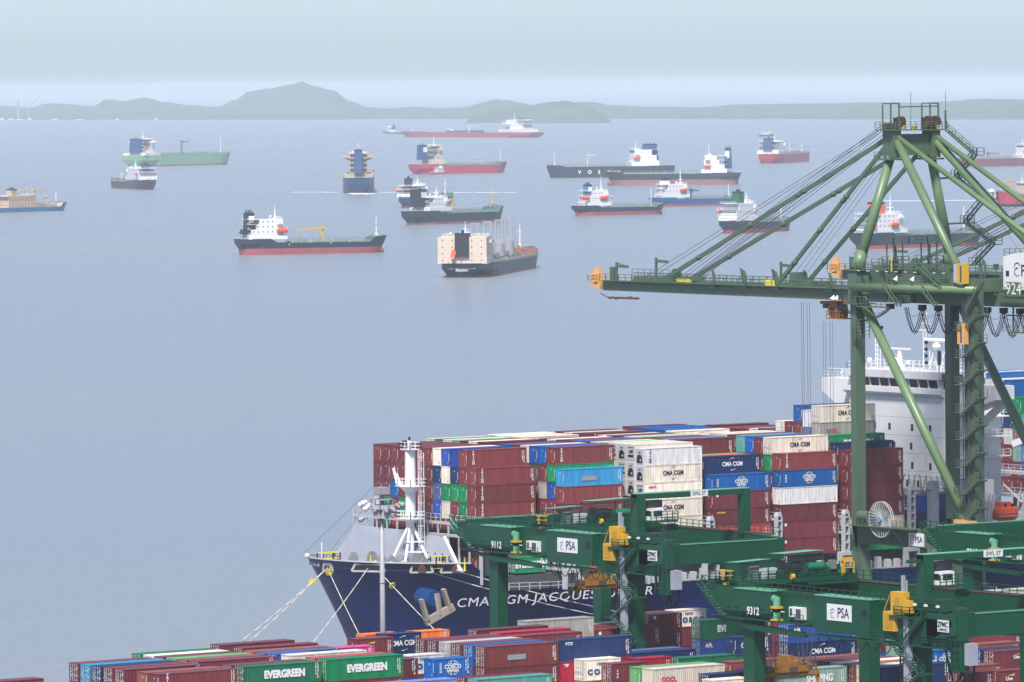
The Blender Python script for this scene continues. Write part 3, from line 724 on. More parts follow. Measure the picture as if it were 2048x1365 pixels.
# lashing bridges between the bays
BX = [611.4, 625.85, 640.55, 655.0, 669.6, 684.1]
def lashing(x, zt, zb=13.4, near=True, y0=853.2, y1=901):
    b = MB(); x1 = x+1.15
    for y in (y0, y1-1.2):
        for xx in (x, x1-.2): b.box(xx, xx+.22, y, y+.9, zb+3.2, zt)
        z = zb+3.3
        while z < zt-.3:
            b.box(x+.2, x1-.2, y+.02, y+.85, z, z+.28); z += 1.45
        b.prism([(x, zt), (x1, zt), (x1-.3, zt+.7), (x+.3, zt+.7)], y, y+.9, 'y')
        b.prism([(x-.9, zb+3.3), (x+2.0, zb+3.3), (x+2.0, zb+2.7), (x-.9, zb+2.7)], y-.1, y+.95, 'y')
        for xx in (x-.9, x+1.6): b.box(xx, xx+.4, y-.1, y+.95, zb, zb+2.7)
    for z in (zb+3.2, zt-3.1, zt-.4):
        b.box(x+.05, x1-.05, y0+.9, y1-1.2, z-.3, z)
        b.rail([(x+.1, y0+.9, z), (x+.1, y1-1.2, z)], 1.1, 2.5, .07)
    for i in range(1, 19): b.box(x+.35, x1-.35, y0+i*2.5, y0+i*2.5+.35, zb+2, zt)
    return SH(b, 'lashing_bridge', LGR)
for x, zt in zip([BX[0]-2.3]+[q+12.5 for q in BX], (22.6, 23.6, 23.4, 23.4, 23.4, 23.2, 26.6)):
    if zt == 22.6: continue
    lashing(x+.1, zt)
# rail frame in front of the first bay
b = MB(); x = 609.9
for y in range(859, 896, 3): b.bar((x, y, 17), (x, y, 24.4), .24)
for z in (22.4, 24.4): b.box(x-.15, x+.9, 858.5, 896, z-.4, z)
b.rail([(x-.1, 858.5, 24.4), (x-.1, 896, 24.4)], 1.3, 1.4, .09); 
for y in (858.6, 895.8): b.bar((x, y, 14.5), (x, y, 25.4), .35)
b.rail([(614, 856.6, 13.5), (621, 854.6, 13.5), (640, 853.3, 13.5)], 1.2, 1.5, .09)
SH(b, 'forward_lashing_frame', LGR)
# hatch covers / coaming below the stacks
b = MB(); b.box(613.5, 871, 857.2, 897.0, 13.45, 15.9); b.box(611.5, 624, 860, 894, 15.9, 18.9); SH(b, 'hatch_coaming', DGR)
b = MB(); b.rail([(626, 853.2, 13.45), (720, 853.2, 13.45)], 1.15, 1.6, .08, 3)
for i in range(44): b.box(627+i*2.1, 627.9+i*2.1, 854.0, 854.9, 13.45, 14.9+.5*(i % 3 == 0))
SH(b, 'side_rail', LGR)
# white bridge house
b = MB(); hx = 715.0
b.box(hx, hx+13, 866.2, 892.6, 13.4, 41.2)
HS = SH(b, 'deckhouse', WHT)
b = MB()    # plate seams
for z in (22, 25.1, 28.2, 31.3, 34.4, 37.6): b.box(hx-.015, hx, 866.2, 892.6, z, z+.05)
for y in (871.2, 887): b.box(hx-.015, hx, y, y+.05, 14, 41)
SH(b, 'plate_seam', GRY, HS)
b = MB()
for z, ys in ((35.9, (889.5, 885.4, 881.3, 875, 870)), (32.6, (888.9, 884.6, 880, 875.3, 869.9)), (29.2, (880, 875, 870)), (26.0, (880, 876.4, 873.4, 870)), (22.9, (880, 876, 872.5, 869))):
    for y in ys: b.box(hx-.03, hx+.1, y-.32, y+.32, z-.6, z+.6)
SH(b, 'window', GLS, HS)
b = MB()    # wings and wheelhouse deck
b.prism([(853.0, 41.5), (853.0, 43.9), (901.2, 43.9), (901.2, 41.5), (895, 38.2), (892.6, 37.0), (892.6, 41.0), (866.2, 41.0), (866.2, 37.4), (863, 38.6)], hx+.6, hx+5.0, 'x')
WG = SH(b, 'bridge_wing', WHT)
b = MB()
b.prism([(hx+.2, 41.2), (hx-.9, 42.0), (hx-.9, 42.9), (hx+10, 42.9), (hx+10, 41.2)], 866.0, 893.4, 'y'); SH(b, 'wheelhouse_base', WHT)
b = MB(); b.prism([(hx-.5, 42.9), (hx-.9, 44.6), (hx+9, 44.6), (hx+9, 42.9)], 866.6, 891.6, 'y'); WH = SH(b, 'wheelhouse', WHT)
b = MB()
for i in range(9):
    y0 = 867.1+i*2.72; k = 2.2
    b.quad((hx-.56, y0+k, 43.05), (hx-.56, y0, 43.05), (hx-.93, y0, 44.45), (hx-.93, y0+k, 44.45))
for x0 in (hx+.3, hx+2.9, hx+5.5): b.quad((x0, 866.56, 43.1), (x0+2, 866.56, 43.1), (x0+2, 866.56, 44.4), (x0, 866.56, 44.4))
SH(b, 'window', GLS, WH)
b = MB(); b.box(hx-1.3, hx+9.5, 866.0, 892.3, 44.6, 45.9); SH(b, 'wheelhouse_roof', mat('roof_white', (.66, .66, .70), .5), WH)
b = MB(); b.rail([(hx-1, 866.2, 45.9), (hx-1, 892, 45.9), (hx+9, 892, 45.9), (hx+9, 866.2, 45.9), (hx-1, 866.2, 45.9)], 1.2, 1.3, .08)
b.rail([(hx+.8, 892.8, 43.9), (hx+.8, 901, 43.9)], 1.1, 1.2, .07); b.rail([(hx+.8, 866, 43.9), (hx+.8, 853.2, 43.9)], 1.1, 1.2, .07)
SH(b, 'deck_rail', WHT, HS)
b = MB()   # masts, radars, domes on the roof
def lattice(x, y, z0, z1, w_=.8):
    for dx, dy in ((0, 0), (w_, 0), (w_, w_), (0, w_)): b.bar((x+dx, y+dy, z0), (x+dx, y+dy, z1), .14)
    z = z0
    while z < z1-.6:
        b.bar((x, y, z), (x+w_, y+w_, z+.7), .08); b.bar((x, y+w_, z), (x+w_, y, z+.7), .08)
        for q in ((x, y, x+w_, y), (x+w_, y, x+w_, y+w_), (x, y, x, y+w_)): b.bar((q[0], q[1], z), (q[2], q[3], z), .08)
        z += .8
lattice(hx+3, 874.6, 45.9, 52.8); lattice(hx+3, 867.6, 45.9, 52.2); lattice(hx+2, 887, 45.9, 52.4, .6)
b.tube((hx+3.4, 867.5, 51.2), (hx+3.4, 875.2, 51.2), .42, n=12)
b.bar((hx+3, 873.2, 53), (hx+3, 877, 53), .2); b.tube((hx+3.4, 875, 52.8), (hx+3.4, 875, 56.2), .12, n=6); b.bar((hx+3, 873.6, 54.2), (hx+3, 876.4, 54.2), .14)
b.tube((hx+2, 880.8, 45.9), (hx+2, 880.8, 49.2), .8, .3, n=10); b.bar((hx+2, 877.8, 49.6), (hx+2, 884.2, 49.6), .3, .35)
b.sph((hx+3, 883.3, 47.2), 1.25); b.sph((hx+2, 889.3, 47.3), .5); b.sph((hx+2, 878.4, 47.2), .45); b.sph((hx+3.2, 871.8, 50.2), .9, sz=.8)
for y in (890.8, 886.4, 882, 879, 876.5, 873.5, 870.5, 868.2): b.tube((hx+1.5, y, 45.9), (hx+1.5, y, 45.9+1.2+(y*7 % 3)), .1, n=6)
for y in (872.6, 869.5): b.tube((hx+2, y, 45.9), (hx+3.0, y, 49.4), .2, .05, n=6); b.tube((hx+4, y, 45.9), (hx+3.0, y, 49.4), .2, .05, n=6)
b.bar((hx+1, 899.6, 45.6), (hx+1, 893.8, 45.6), .14); b.tube((hx+1.4, 896.4, 43.9), (hx+1.4, 896.4, 45.6), .2, n=8); b.sph((hx+1.4, 896.4, 44.9), .4)
SH(b, 'radar_mast', FM)
b = MB(); b.tube((hx+3.4, 871.5, 46.9), (hx+3.4, 871.5, 49.4), .33, n=8)
for y, z in ((866.9, 52.6), (868.6, 52.6), (886.6, 52.9), (888, 52.9), (868, 48), (868, 49), (868, 46.5), (874.2, 47), (874.2, 48.2), (874.2, 49.4), (874.2, 50.6)): b.box(hx+2.6, hx+3.0, y, y+.45, z, z+.55)
SH(b, 'signal_lamp', BLK)
b = MB(); b.prism([(889.4, 46.6), (890.2, 49.2), (889.0, 46.9)], hx+1, hx+1.05, 'x'); SH(b, 'flag', REDM)
b = MB(); b.box(hx-.6, hx+.4, 861.4, 866.0, 44.3, 45.7); SH(b, 'name_board', DGR)
b = MB(); b.box(hx+.5, hx+7, 862.6, 866.2, 41.0, 41.4)
for z in (38, 34.5, 31, 27.5, 24): b.box(hx+1, hx+13, 863.6, 866.2, z-.2, z); b.rail([(hx+1, 863.6, z), (hx+13, 863.6, z)], 1.1, 1.5, .07)
b.bar((hx+4, 866, 33.5), (hx+4, 854.4, 40.9), .9, 1.2)
SH(b, 'side_gallery', WHT)
# walkway frames ahead of the house, lifeboat
b = MB()
for y in range(856, 898, 3): b.bar((711.6, y, 14), (711.6, y, 25.2), .5); b.bar((711.6, y, 25.2), (711.6, y-1, 28), .12); b.bar((711.6, y, 25.2), (711.6, y+1, 28), .12)
for z in (18.5, 22, 25.2): b.box(711.2, 713.5, 855, 898, z-.35, z); b.rail([(711.3, 855, z), (711.3, 898, z)], 1.3, 1.6, .09)
b.rail([(711.3, 855, 26.2), (711.3, 898, 26.2)], 1.5, 1.6, .08)
SH(b, 'crew_walkway', GRY)
b = MB(); b.box(701.4, 702.9, 853.0, 854.4, 13.6, 26.6); b.prism([(701.2, 26.6), (703.1, 26.6), (702.7, 28), (701.6, 28)], 853, 854.4, 'y'); SH(b, 'crane_post', mat('post_grey', (.36, .38, .44), .5))
b = MB()
def lifeboat_shape(b, x0, x1, yc, z0, wd, ht, mi=0):
    L = x1-x0; S_ = [(0, .5, .45), (.06, .8, .8), (.3, 1, 1), (.75, 1, 1), (.93, .75, .85), (1, .35, .55)]
    prev = None; n = 10
    for t, kw, kh in S_:
        ring = []
        for i in range(n):
            a = 2*math.pi*i/n; ring.append(len(b.v)); b.v.append((x0+L*t, yc+math.cos(a)*wd/2*kw, z0+ht/2+math.sin(a)*ht/2*kh))
        if prev:
            for i in range(n): b.f.append((prev[i], prev[(i+1) % n], ring[(i+1) % n], ring[i])); b.m.append(mi)
        else: b.f.append(tuple(ring[::-1])); b.m.append(mi)
        prev = ring
    b.f.append(tuple(prev)); b.m.append(mi)
lifeboat_shape(b, 715.9, 721.0, 853.9, 20.2, 2.8, 2.9)
b.box(716.8, 719.4, 853.2, 854.8, 22.6, 23.6)
LB = SH(b, 'lifeboat', ORG)
b = MB(); b.box(717.7, 718.3, 853.15, 853.2, 22.8, 23.3); b.box(719.3, 719.9, 853.15, 853.2, 22.8, 23.3); SH(b, 'window', GLS, LB)
b = MB(); b.box(715.9, 722.2, 852.5, 852.56, 21.2, 21.28); SH(b, 'grab_line', WHT, LB)
b = MB()
for x in (716, 722.8): b.bar((x, 855, 17.5), (x, 853.9, 25.0), .4); b.bar((x, 856.5, 17.5), (x, 855, 25), .3)
b.box(714, 725, 855, 866, 19.2, 19.5); b.box(716, 718.6, 857, 860, 23.6, 27.4); b.rail([(714, 855.1, 19.5), (725, 855.1, 19.5)], 1.1, 1.4, .08)
b.bar((719.5, 855.4, 26.6), (722.4, 853.9, 23.4), .3); b.rail([(716, 856, 24), (716, 861, 24)], 1.2, 1.2, .08)
SH(b, 'lifeboat_davit', WHT)
# provision crane jib pointing outboard
b = MB(); b.bar((727.5, 862.4, 33.0), (731, 853.4, 36.3), .8, 1.1); CJ = SH(b, 'provision_crane', WHT)
b = MB(); b.tube((730.8, 853.6, 36.2), (731.2, 852.9, 36.7), .55, n=10); SH(b, 'crane_tip', ORG, CJ)
b = MB()   # frame structure aft of the house
for y in range(856, 868, 3): b.bar((737.4, y, 14), (737.4, y, 27.6), .45)
for z in (19.5, 23.2, 27.3): b.box(737, 739.3, 853.5, 898, z-.5, z); b.rail([(737.1, 853.5, z), (737.1, 898, z)], 1.2, 1.6, .09)
SH(b, 'lashing_bridge', LGR)
# ------------------------------------------------------------ containers on board
SHG = 'shipping containers stacked on the moored ship'
rr = random.Random(23)
def col(bay, row, z, tiers, nm, ends=None, codes=None, L=L40, y0=854.6, x=None, zmin=15.9, vis=3):
    x = BX[bay] if x is None else x
    for t, c in enumerate(tiers):
        if z-2.896 < zmin: break
        e = (ends[t] if ends and t < len(ends) else 'p'); cd = codes[t] if codes and t < len(codes) else None
        bn = ['foremost bay', 'second bay from the bow', 'third bay from the bow', 'fourth bay from the bow', 'fifth bay from the bow', 'last bay before the bridge', 'bay behind the bridge', 'low bay before the bridge'][nm]
        rw = 'quayside row' if row == 0 else ORD[row]+' row from the quay'
        container(x, y0+2.5*row, z-2.896, L, 2.89, c, f"{TIER[t]} tier, {rw}, {bn}", cd, e, SHG, marks=vis > 0)
        z -= 2.896
def rnd(n): return ''.join(rr.choice('MMMMRMNBMGMWMYMTM') for _ in range(n))
A0 = 862.1
T_A = {0: ('-RRRRRR', 6), 1: ('RRGGMM', 6), 2: ('-NGMTM', 6), 3: ('UWGWMS', 6), 4: ('WNKUMG', 6), 5: ('MMMMMM', 6), 6: ('MMMMMM', 6), 7: ('MMMMMM', 6), 8: ('MMMGMM', 6), 9: ('MMBMCM', 6), 10: ('MMMGGG', 6), 11: ('MMMVMM', 6)}
for r, (cs, n) in T_A.items():
    z = 36.45
    k = 0
    if cs[0] == '-': z -= 2.896; cs = cs[1:]
    cds = ['tri']*6 if r in (0, 1) else ([None]*6)
    col(0, r, z, cs, 0, codes=cds, y0=A0, zmin=15.5)
# second bay
B0 = 857.1
spec = {0: (33.0, 'LRMMM', ['ghost', None, None]), 1: (36.55, 'RGUMMM', ['tri', None]), 2: (36.55, 'BMYMMM', [None]), 3: (36.55, 'UDMMMM', []), 4: (36.55, 'WMMM', []), 5: (36.55, 'M'+rnd(2), []), 6: (36.5, 'B'+rnd(1), []), 7: (36.5, 'M', []), 8: (33.6, 'M', []), 9: (36.6, 'MM', []), 10: (36.6, 'W', []), 11: (36.6, 'M', []), 12: (36.6, 'E', []), 13: (36.6, 'W', []), 14: (36.6, 'G', []), 15: (36.6, 'W', [])}
for r, (z, cs, cd) in spec.items(): col(1, r, z, cs, 1, codes=cd, y0=B0)
# third bay: refrigerated boxes on the quay side
spec = {0: (35.98, 'VWWWWWN', 'rrqrq', ['tri', 'cma', 'sea', 'cma', 'aplB', None, 'cma']), 1: (36.55, 'WWWMMM', 'qrr', []), 2: (36.55, 'WWWMM', 'rqr', []), 3: (36.6, 'WWM', 'qq', []), 4: (36.55, 'EM', '', []), 5: (36.55, 'WM', '', []), 6: (36.55, 'MM', '', []), 7: (36.55, 'B', '', []), 8: (36.55, 'M', '', []), 9: (36.5, 'M', '', []), 10: (36.5, 'W', '', []), 11: (36.5, 'M', '', []), 12: (33.6, 'M', '', []), 13: (33.6, 'M', '', []), 14: (36.5, 'WM', 'p', []), 15: (36.5, 'W', '', []), 16: (36.5, 'WM', '', []), 17: (36.6, 'WM', '', [])}
for r, (z, cs, en, cd) in spec.items(): col(2, r, z, cs, 2, ends=en, codes=cd)
spec = {0: (30.9, 'BMMFMN', ['cos', 'box', 'ytx']), 1: (33.84, 'NMMMMM', ['cma']), 2: (33.84, 'FMM', []), 3: (33.84, 'EMM', []), 4: (36.45, 'MM', []), 5: (36.5, 'HM', []), 6: (36.5, 'MM', []), 7: (36.5, 'M', []), 8: (36.5, 'E', []), 9: (36.5, 'W', []), 10: (36.5, 'M', []), 11: (36.5, 'M', []), 12: (36.45, 'W', []), 13: (36.2, 'N', []), 14: (36.6, 'MM', ['tri']), 15: (36.5, 'MM', []), 16: (36.5, 'WM', []), 17: (36.6, 'MM', [])}
for r, (z, cs, cd) in spec.items(): col(3, r, z, cs, 3, codes=cd)
spec = {0: (33.95, 'RBVMMM', 'ppppp', ['tri', 'cos', 'te', None, 'box', 'box']), 1: (36.6, 'WGMMMM', 'dpp', ['cma']), 2: (36.5, 'MMMM', '', []), 3: (36.6, 'BMM', '', []), 4: (36.6, 'TMM', '', []), 5: (36.65, 'MBM', '', []), 6: (36.7, 'WMM', 'r', []), 7: (36.75, 'WMM', 'q', []), 8: (33.7, 'MM', '', []), 9: (33.7, 'NM', '', []), 10: (33.7, 'MM', '', []), 11: (33.7, 'MM', '', []), 12: (36.6, 'WMM', 'r', ['cma']), 13: (36.7, 'BM', '', []), 14: (36.7, 'UM', '', []), 15: (36.8, 'BM', '', []), 16: (36.8, 'UM', '', []), 17: (36.9, 'MM', '', [])}
for r, (z, cs, en, cd) in spec.items(): col(4, r, z, cs, 4, ends=en, codes=cd)
spec = {0: (33.95, 'MMMMWG', '', ['box', 'box', 'te', 'te', None, None]), 1: (35.14, 'NMMMMM', '', []), 2: (36.3, 'GMMMM', '', ['evg']), 3: (41.3, 'WYGMMM', 'dppp', ['cma', 'ool']), 4: (40.44, 'VUMMM', 'pd', []), 5: (41.2, 'BMMM', '', []), 6: (38.3, 'MMM', '', []), 7: (38.3, 'WMM', 'd', []), 8: (36.8, 'MM', '', []), 9: (36.8, 'NM', '', []), 10: (36.7, 'WM', '', []), 11: (36.6, 'MM', '', []), 12: (36.5, 'MM', '', []), 13: (36.5, 'RM', '', []), 14: (36.5, 'MM', '', []), 15: (36.8, 'MM', '', []), 16: (36.6, 'MM', '', [])}
for r, (z, cs, en, cd) in spec.items(): col(5, r, z, cs, 5, ends=en, codes=cd)
# low boxes ahead of the house, green pair near the bow
for x, row, z, c, cd in ((698.8, 1, 22.2, 'N', 'sea'), (698.8, 2, 25.1, 'U', None), (698.8, 3, 25.1, 'N', None), (698.8, 4, 22.2, 'M', None)): col(0, row, z, c, 7, x=x, codes=[cd])
for x, nm in ((615.8, 'beside the left crane leg'), (625.9, 'behind the yellow spreader')):
    container(x, 857.1, 16.2, L20, 2.59, 'G', 'on the foredeck side, '+nm, 'evg', 'd', SHG)
# bay behind the bridge
ztp = {0: 31.5, 1: 31.5, 2: 31.5, 3: 31.5, 4: 34.4, 5: 34.4, 6: 37.3, 7: 37.3, 8: 40.2, 9: 40.2, 10: 43.2, 11: 43.2, 12: 43.2, 13: 44.2, 14: 44.2, 15: 44.2, 16: 43.2, 17: 43.2}
cc = {0: 'TTYGM', 1: 'MMNYM', 2: 'MNMUM', 3: 'GNBWM', 4: 'MYBNY', 5: 'MMTNT', 6: 'MMCUM', 7: 'GTMNB', 8: 'GTUBB', 9: 'GGMTM', 10: 'BGNVM', 11: 'WVKMR', 12: 'WMMMM', 13: 'BMMMM', 14: 'WMMMM', 15: 'BMMMM', 16: 'MMMMM', 17: 'MMMMM'}
for r in range(18): col(6, r, ztp[r], cc[r]+('MM' if r < 12 else ''), 6, x=742.0, ends='ppdd' if 6 < r < 10 else '', codes=['evg', 'evg'] if r in (8, 9) else [])
# ------------------------------------------------------------ quay cranes (ship-to-shore), built in world coordinates round the rail pair
def psa_logo(b, y0, z0, s, fx):
    """bird-like emblem made of three curved blades; fx(y,z) -> point"""
    for (cy, cz, r0, r1, a0, a1) in ((0, .55, .42, .30, -10, 200), (.02, .1, .42, .33, 60, 330), (-.05, .28, .25, .17, 20, 190)):
        n = 12
        for i in range(n):
            t0 = R(a0+(a1-a0)*i/n); t1 = R(a0+(a1-a0)*(i+1)/n); k0 = math.sin(math.pi*i/n)**.5; k1 = math.sin(math.pi*(i+1)/n)**.5
            P = lambda r, t: fx(y0+s*(cy+r*math.cos(t)), z0+s*(cz+r*math.sin(t)*.85))
            m0 = (r0+r1)/2; h = (r0-r1)/2
            b.quad(P(m0+h*k0, t0), P(m0+h*k1, t1), P(m0-h*k1, t1), P(m0-h*k0, t0))
def sts(X1, X2, yw, yl, label, tip, off=(0, 0, 0), full=True, num='924'):
    dx, dy, dz = off
    root = thing('quay_crane', label, 'crane', (X1+dx, yw+dy, 4), 0)
    def B(b, name, mt, par=None, smooth=False):
        b.v = [(x-X1, y-yw, z-4) for x, y, z in b.v]; return b.build(name, mt, par or root, smooth)
    xc = (X1+X2)/2-1.4; g1, g2 = xc-3.2, xc+3.2
    ztop = 61.65; zb = 59.45
    # legs
    for i, X in enumerate((X1, X2)):
        b = MB(); s = 1 if i == 0 else 1
        b.prism([(X-1.0, 6), (X+1.2, 6), (X+1.0, 24), (X+1.0, 60), (X-1.0, 60), (X-1.0, 24)], yw-.75, yw+.75, 'y')
        b.prism([(yw-3.4, 6), (yw-1.4, 6), (yw-.75, 19), (yw-.75, 22)], X-.98, X+.98, 'x')
        B(b, 'leg', STS)
        b = MB(); b.prism([(yw-1.0, 59.6), (yw-1.6, 61), (yw-1.2, 65.0), (yw+1.0, 65.0), (yw+1.1, 59.6)], X-1.25, X+1.4, 'x'); b.box(X-1.5, X+1.7, yw-1.7, yw+1.4, 65.0, 65.25); B(b, 'leg_cap', STS)
        b = MB(); b.prism([(X-1.1, 6), (X+1.3, 6), (X+1.1, 24), (X+1.1, 64.2), (X-1.1, 64.2), (X-1.1, 24)], yl-1.6, yl+.6, 'y'); B(b, 'leg', STS)
        # portal beam along the crane with gusset
        b = MB(); b.prism([(yw+.7, 21.9), (yl-1.5, 21.9), (yl-1.5, 18.5), (yl+2.5, 17.2), (yl+10, 19.2), (yw-4.2, 18.9), (yw-1.8, 17.6), (yw+.7, 16)][:3]+[(yl-1.5, 16.4), (yl+4, 18.9), (yw-2.2, 18.9), (yw-.7, 17.4)], X-1.0, X+.85, 'x'); B(b, 'portal_beam', STS)
        b = MB(); b.tube((X+.05, yw-1.2, 60.2), (X+.05, yl+1.0, 23.0), .8, n=16)
        b.tube((X+.05, yl+2.8, 25.6), (X+.05, yl+.6, 21.6), .85, 1.4, n=16); B(b, 'diagonal_brace', STL, smooth=True)
        b = MB(); b.tube((X-1.6 if i == 0 else X+1.6, yw-.5, 62.2), (X-1.6 if i == 0 else X+1.6, yl-3, 62.35), .72, n=14); B(b, 'upper_tie_tube', STL, smooth=True)
        b = MB(); b.box(X-1.5, X+1.5, yw-2.6, yw+2.6, 4.1, 6.0); b.box(X-1.5, X+1.5, yl-2.6, yl+2.6, 4.1, 6.0)
        for q in (-2, 0, 2):
            for yy in (yw, yl): b.tube((X-.4+q*.2, yy+q, 4.5), (X+.4+q*.2, yy+q, 4.5), .45, n=10)
        B(b, 'bogie', DGR)
    b = MB(); b.box(X1+1, X2-1, yw-.8, yw+.8, 61.7, 65.0); b.box(X1+1, X2-1, yl-.8, yl+.6, 62.0, 64.1); b.box(X1, X2, yw-.7, yw+.7, 6.0, 8.0); b.box(X1, X2, yl-.7, yl+.7, 6.0, 8.0); B(b, 'cross_beam', STS)
    # boom: two box girders, end frame, walkways
    ytip = tip
    for gx in (g1, g2):
        b = MB(); b.prism([(yl-26, zb-.1), (ytip, zb+.35), (ytip, ztop), (yl-26, ztop+.3)], gx-.65, gx+.65, 'x'); G = B(b, 'girder', STS)
        b = MB(); b.prism([(ytip, zb+.35), (ytip+3.2, zb+.9), (ytip+3.2, ztop-.6), (ytip, ztop)], gx-.66, gx+.66, 'x')
        b.box(gx-.66, gx+.66, ytip+1.8, ytip+3.9, ztop-.7, ztop+1.1) if gx == g1 else None
        B(b, 'boom_tip', PEACH, G)
    b = MB(); b.box(g1, g2, ytip+1.6, ytip+3.2, zb+.9, ztop-.4); b.box(g1+.3, g1+1.2, ytip+3.0, ytip+4.3, ztop-.9, ztop+2.2)
    b.rail([(g1-.8, ytip, ztop), (g1-.8, ytip+4.4, ztop-.2), (g2, ytip+4.4, ztop-.2)], 1.1, .9, .09)
    B(b, 'boom_end_frame', PEACH)
    b = MB()
    for k in range(int((ytip-yw)/6)): y = yw+4+6*k; b.box(g1, g2, y, y+.5, ztop-1.0, ztop-.4)
    for gx, s in ((g1, -1), (g2, 1)):
        x0 = gx+s*.65; x1 = gx+s*1.5
        b.box(min(x0, x1), max(x0, x1), yw+2, ytip, ztop-.12, ztop-.02)
        b.rail([(x1, yw+2, ztop), (x1, ytip, ztop)], 1.15, 1.9, .075)
        b.rail([(x0-s*.5, yw+2, ztop), (x0-s*.5, ytip, ztop)], 1.1, 3.8, .07)
        for k in range(int((ytip-yw-4)/1.9)): b.bar((x0, yw+3+1.9*k, ztop-.55), (x1, yw+3+1.9*k, ztop-.1), .09)
    B(b, 'walkway', STS)
    b = MB(); b.bar((g1-.2, ytip+1.5, zb-.2), (g1-.2, ytip-1.5, zb-1.2), .12); b.box(g1-.5, g1+.3, ytip-9.5, ytip-1.2, zb-1.1, zb-.75); b.bar((g1-.2, ytip-3, zb-1.2), (g1-.2, ytip-8, zb-.6), .14); B(b, 'boom_latch_gear', RUST)
    b = MB()   # rope support horns and small davits
    for y in (ytip-33, ytip-42, ytip-51, ytip-66)[:4]:
        for gx in (g1, g2):
            b.prism([(y, ztop-.2), (y+.45, ztop+2.0), (y+.7, ztop+2.6), (y+.25, ztop+2.5), (y-.25, ztop+1.6), (y-.35, ztop-.2)], gx-1.0, gx-.7, 'x'); b.box(gx-1.3, gx-.5, y-.8, y+.8, ztop-.6, ztop-.3)
    B(b, 'rope_horn', STS)
    b = MB()
    for y, h in ((ytip-3.2, 3.2), (ytip-15, 4.3), (ytip-51, 4.2)):
        b.bar((g1, y, ztop), (g1, y, ztop+h), .35); b.bar((g1, y, ztop+h-.6), (g1, y-3.4, ztop+h-.7), .3, .5)
        if h < 4: b.bar((g1, y, ztop+h), (g1, y-3.2, ztop+h-.6), .12); b.box(g1-.5, g1+.2, y+.5, y+1.4, ztop, ztop+h-.8)
    B(b, 'davit', STS)
    b = MB(); b.box(g1-.7, g2+.7, ytip-20, ytip-9, ztop+.02, ztop+.9); b.rail([(g1-.9, ytip-20, ztop+.9), (g1-.9, ytip-9, ztop+.9)], 1.3, 1.6, .08); b.tube((g1+1, ytip-19, ztop+1.5), (g1+2, ytip-19, ztop+1.5), .9, n=14); b.tube((g1+1, yw+26, ztop+1.3), (g1+2, yw+26, ztop+1.3), .8, n=14)
    b.box(g1-.6, g2+.6, yw+23.5, yw+28, ztop, ztop+.7); b.box(g1, g1+2.2, yw+24, yw+26, ztop, ztop+2.4)
    B(b, 'sheave_platform', STS)
    b = MB()
    for k in range(14): b.bar((g1-.68, ytip-22-k*.32, ztop+.1), (g1-.68, ytip-21.8-k*.32, ztop+.7), .1)
    for k in range(10): b.bar((g1-.68, yw+32-k*.3, ztop), (g1-.68, yw+32.2-k*.3, ztop+1), .12)
    B(b, 'hazard_stripe', SYEL)
    # A-frame
    ya = yw-1.8; za = 88.6; ax = [X1+6.1, X2-6.0]
    for X, a in zip((X1, X2), ax):
        b = MB(); b.tube((X, yw, 65.1), (a, ya, za-4), .9, .78, n=18); b.tube((X, yw, 65.1), (X+(a-X)*.14, yw-.2, 68.3), 1.4, .92, n=18); B(b, 'a_frame_leg', STL, smooth=True)
        b = MB(); b.prism([(ya-1.6, za-4.6), (ya+1.3, za-4.6), (ya+1.3, za), (ya-1.6, za)], a-.85, a+.85, 'x')
        b.box(a-1.6, a+1.3, ya-2, ya+2.6, za-5.0, za-4.7); b.rail([(a-1.6, ya+2.6, za-4.7), (a-1.6, ya-2, za-4.7)], 1.1, 1.2, .08); B(b, 'a_frame_head', STS)
        b = MB(); b.tube((a+.2, ya-1.4, za-2.0), (X, yl+2.0, 63.8), .72, n=16); B(b, 'back_stay', STL, smooth=True)
        b = MB(); b.tube((a+.4, ya-1.4, za-1.2), (a+2.2, yl-24, 62.0), .46, n=14); B(b, 'long_back_stay', STL, smooth=True)
    b = MB(); b.box(ax[0]+1, ax[1]-1, ya-.9, ya+.9, za-4.2, za-.6); B(b, 'apex_beam', STS)
    b = MB(); b.box(ax[0]-1.9, ax[1]+2.0, ya-2.0, ya+2.0, za, za+.2)
    b.rail([(ax[0]-1.9, ya+2.0, za+.2), (ax[0]-1.9, ya-2.0, za+.2), (ax[1]+2.0, ya-2.0, za+.2), (ax[1]+2.0, ya+2.0, za+.2)], 1.3, 1.1, .08, 3)
    B(b, 'apex_platform', STS)
    b = MB()
    for x0, x1 in ((ax[0]-.9, ax[0]+.9), (ax[1]-.9, ax[1]+.9)):
        for x in (x0, x1):
            b.bar((x, ya-1, za+.2), (x, ya-1, za+4.6), .22); b.bar((x, ya+1.2, za+.2), (x, ya+1.2, za+4.4), .2); b.bar((x, ya-1, za+4.6), (x, ya+1.2, za+4.6), .2)
        b.bar((x0, ya-1, za+4.6), (x1, ya-1, za+4.6), .25)
    b.bar((ax[0]+.9, ya-1, za+4.0), (ax[1]+.9, ya-1, za+4.1), .2); b.tube(((ax[0]+ax[1])/2, ya, za), ((ax[0]+ax[1])/2, ya, za+6.6), .045, n=5); b.tube((ax[1]+2.0, ya-1.6, za), (ax[1]+2.0, ya-1.6, za+6.6), .045, n=5); b.bar((ax[1]+2.0, ya-1.6, za), (ax[1]+2.0, ya-1.6, za+3.4), .25)
    B(b, 'gantry_frame', STS)
    b = MB()
    for x in (ax[0]+1.0, ax[1]-1.5, ax[1]+.1):
        for q in (0, .35, .7): b.tube((x+q, ya-.8, za+1.5), (x+q+.15, ya-.8, za+1.5), .95, n=18)
        b.box(x-.1, x+1.0, ya-.3, ya+.6, za+.2, za+2.2)
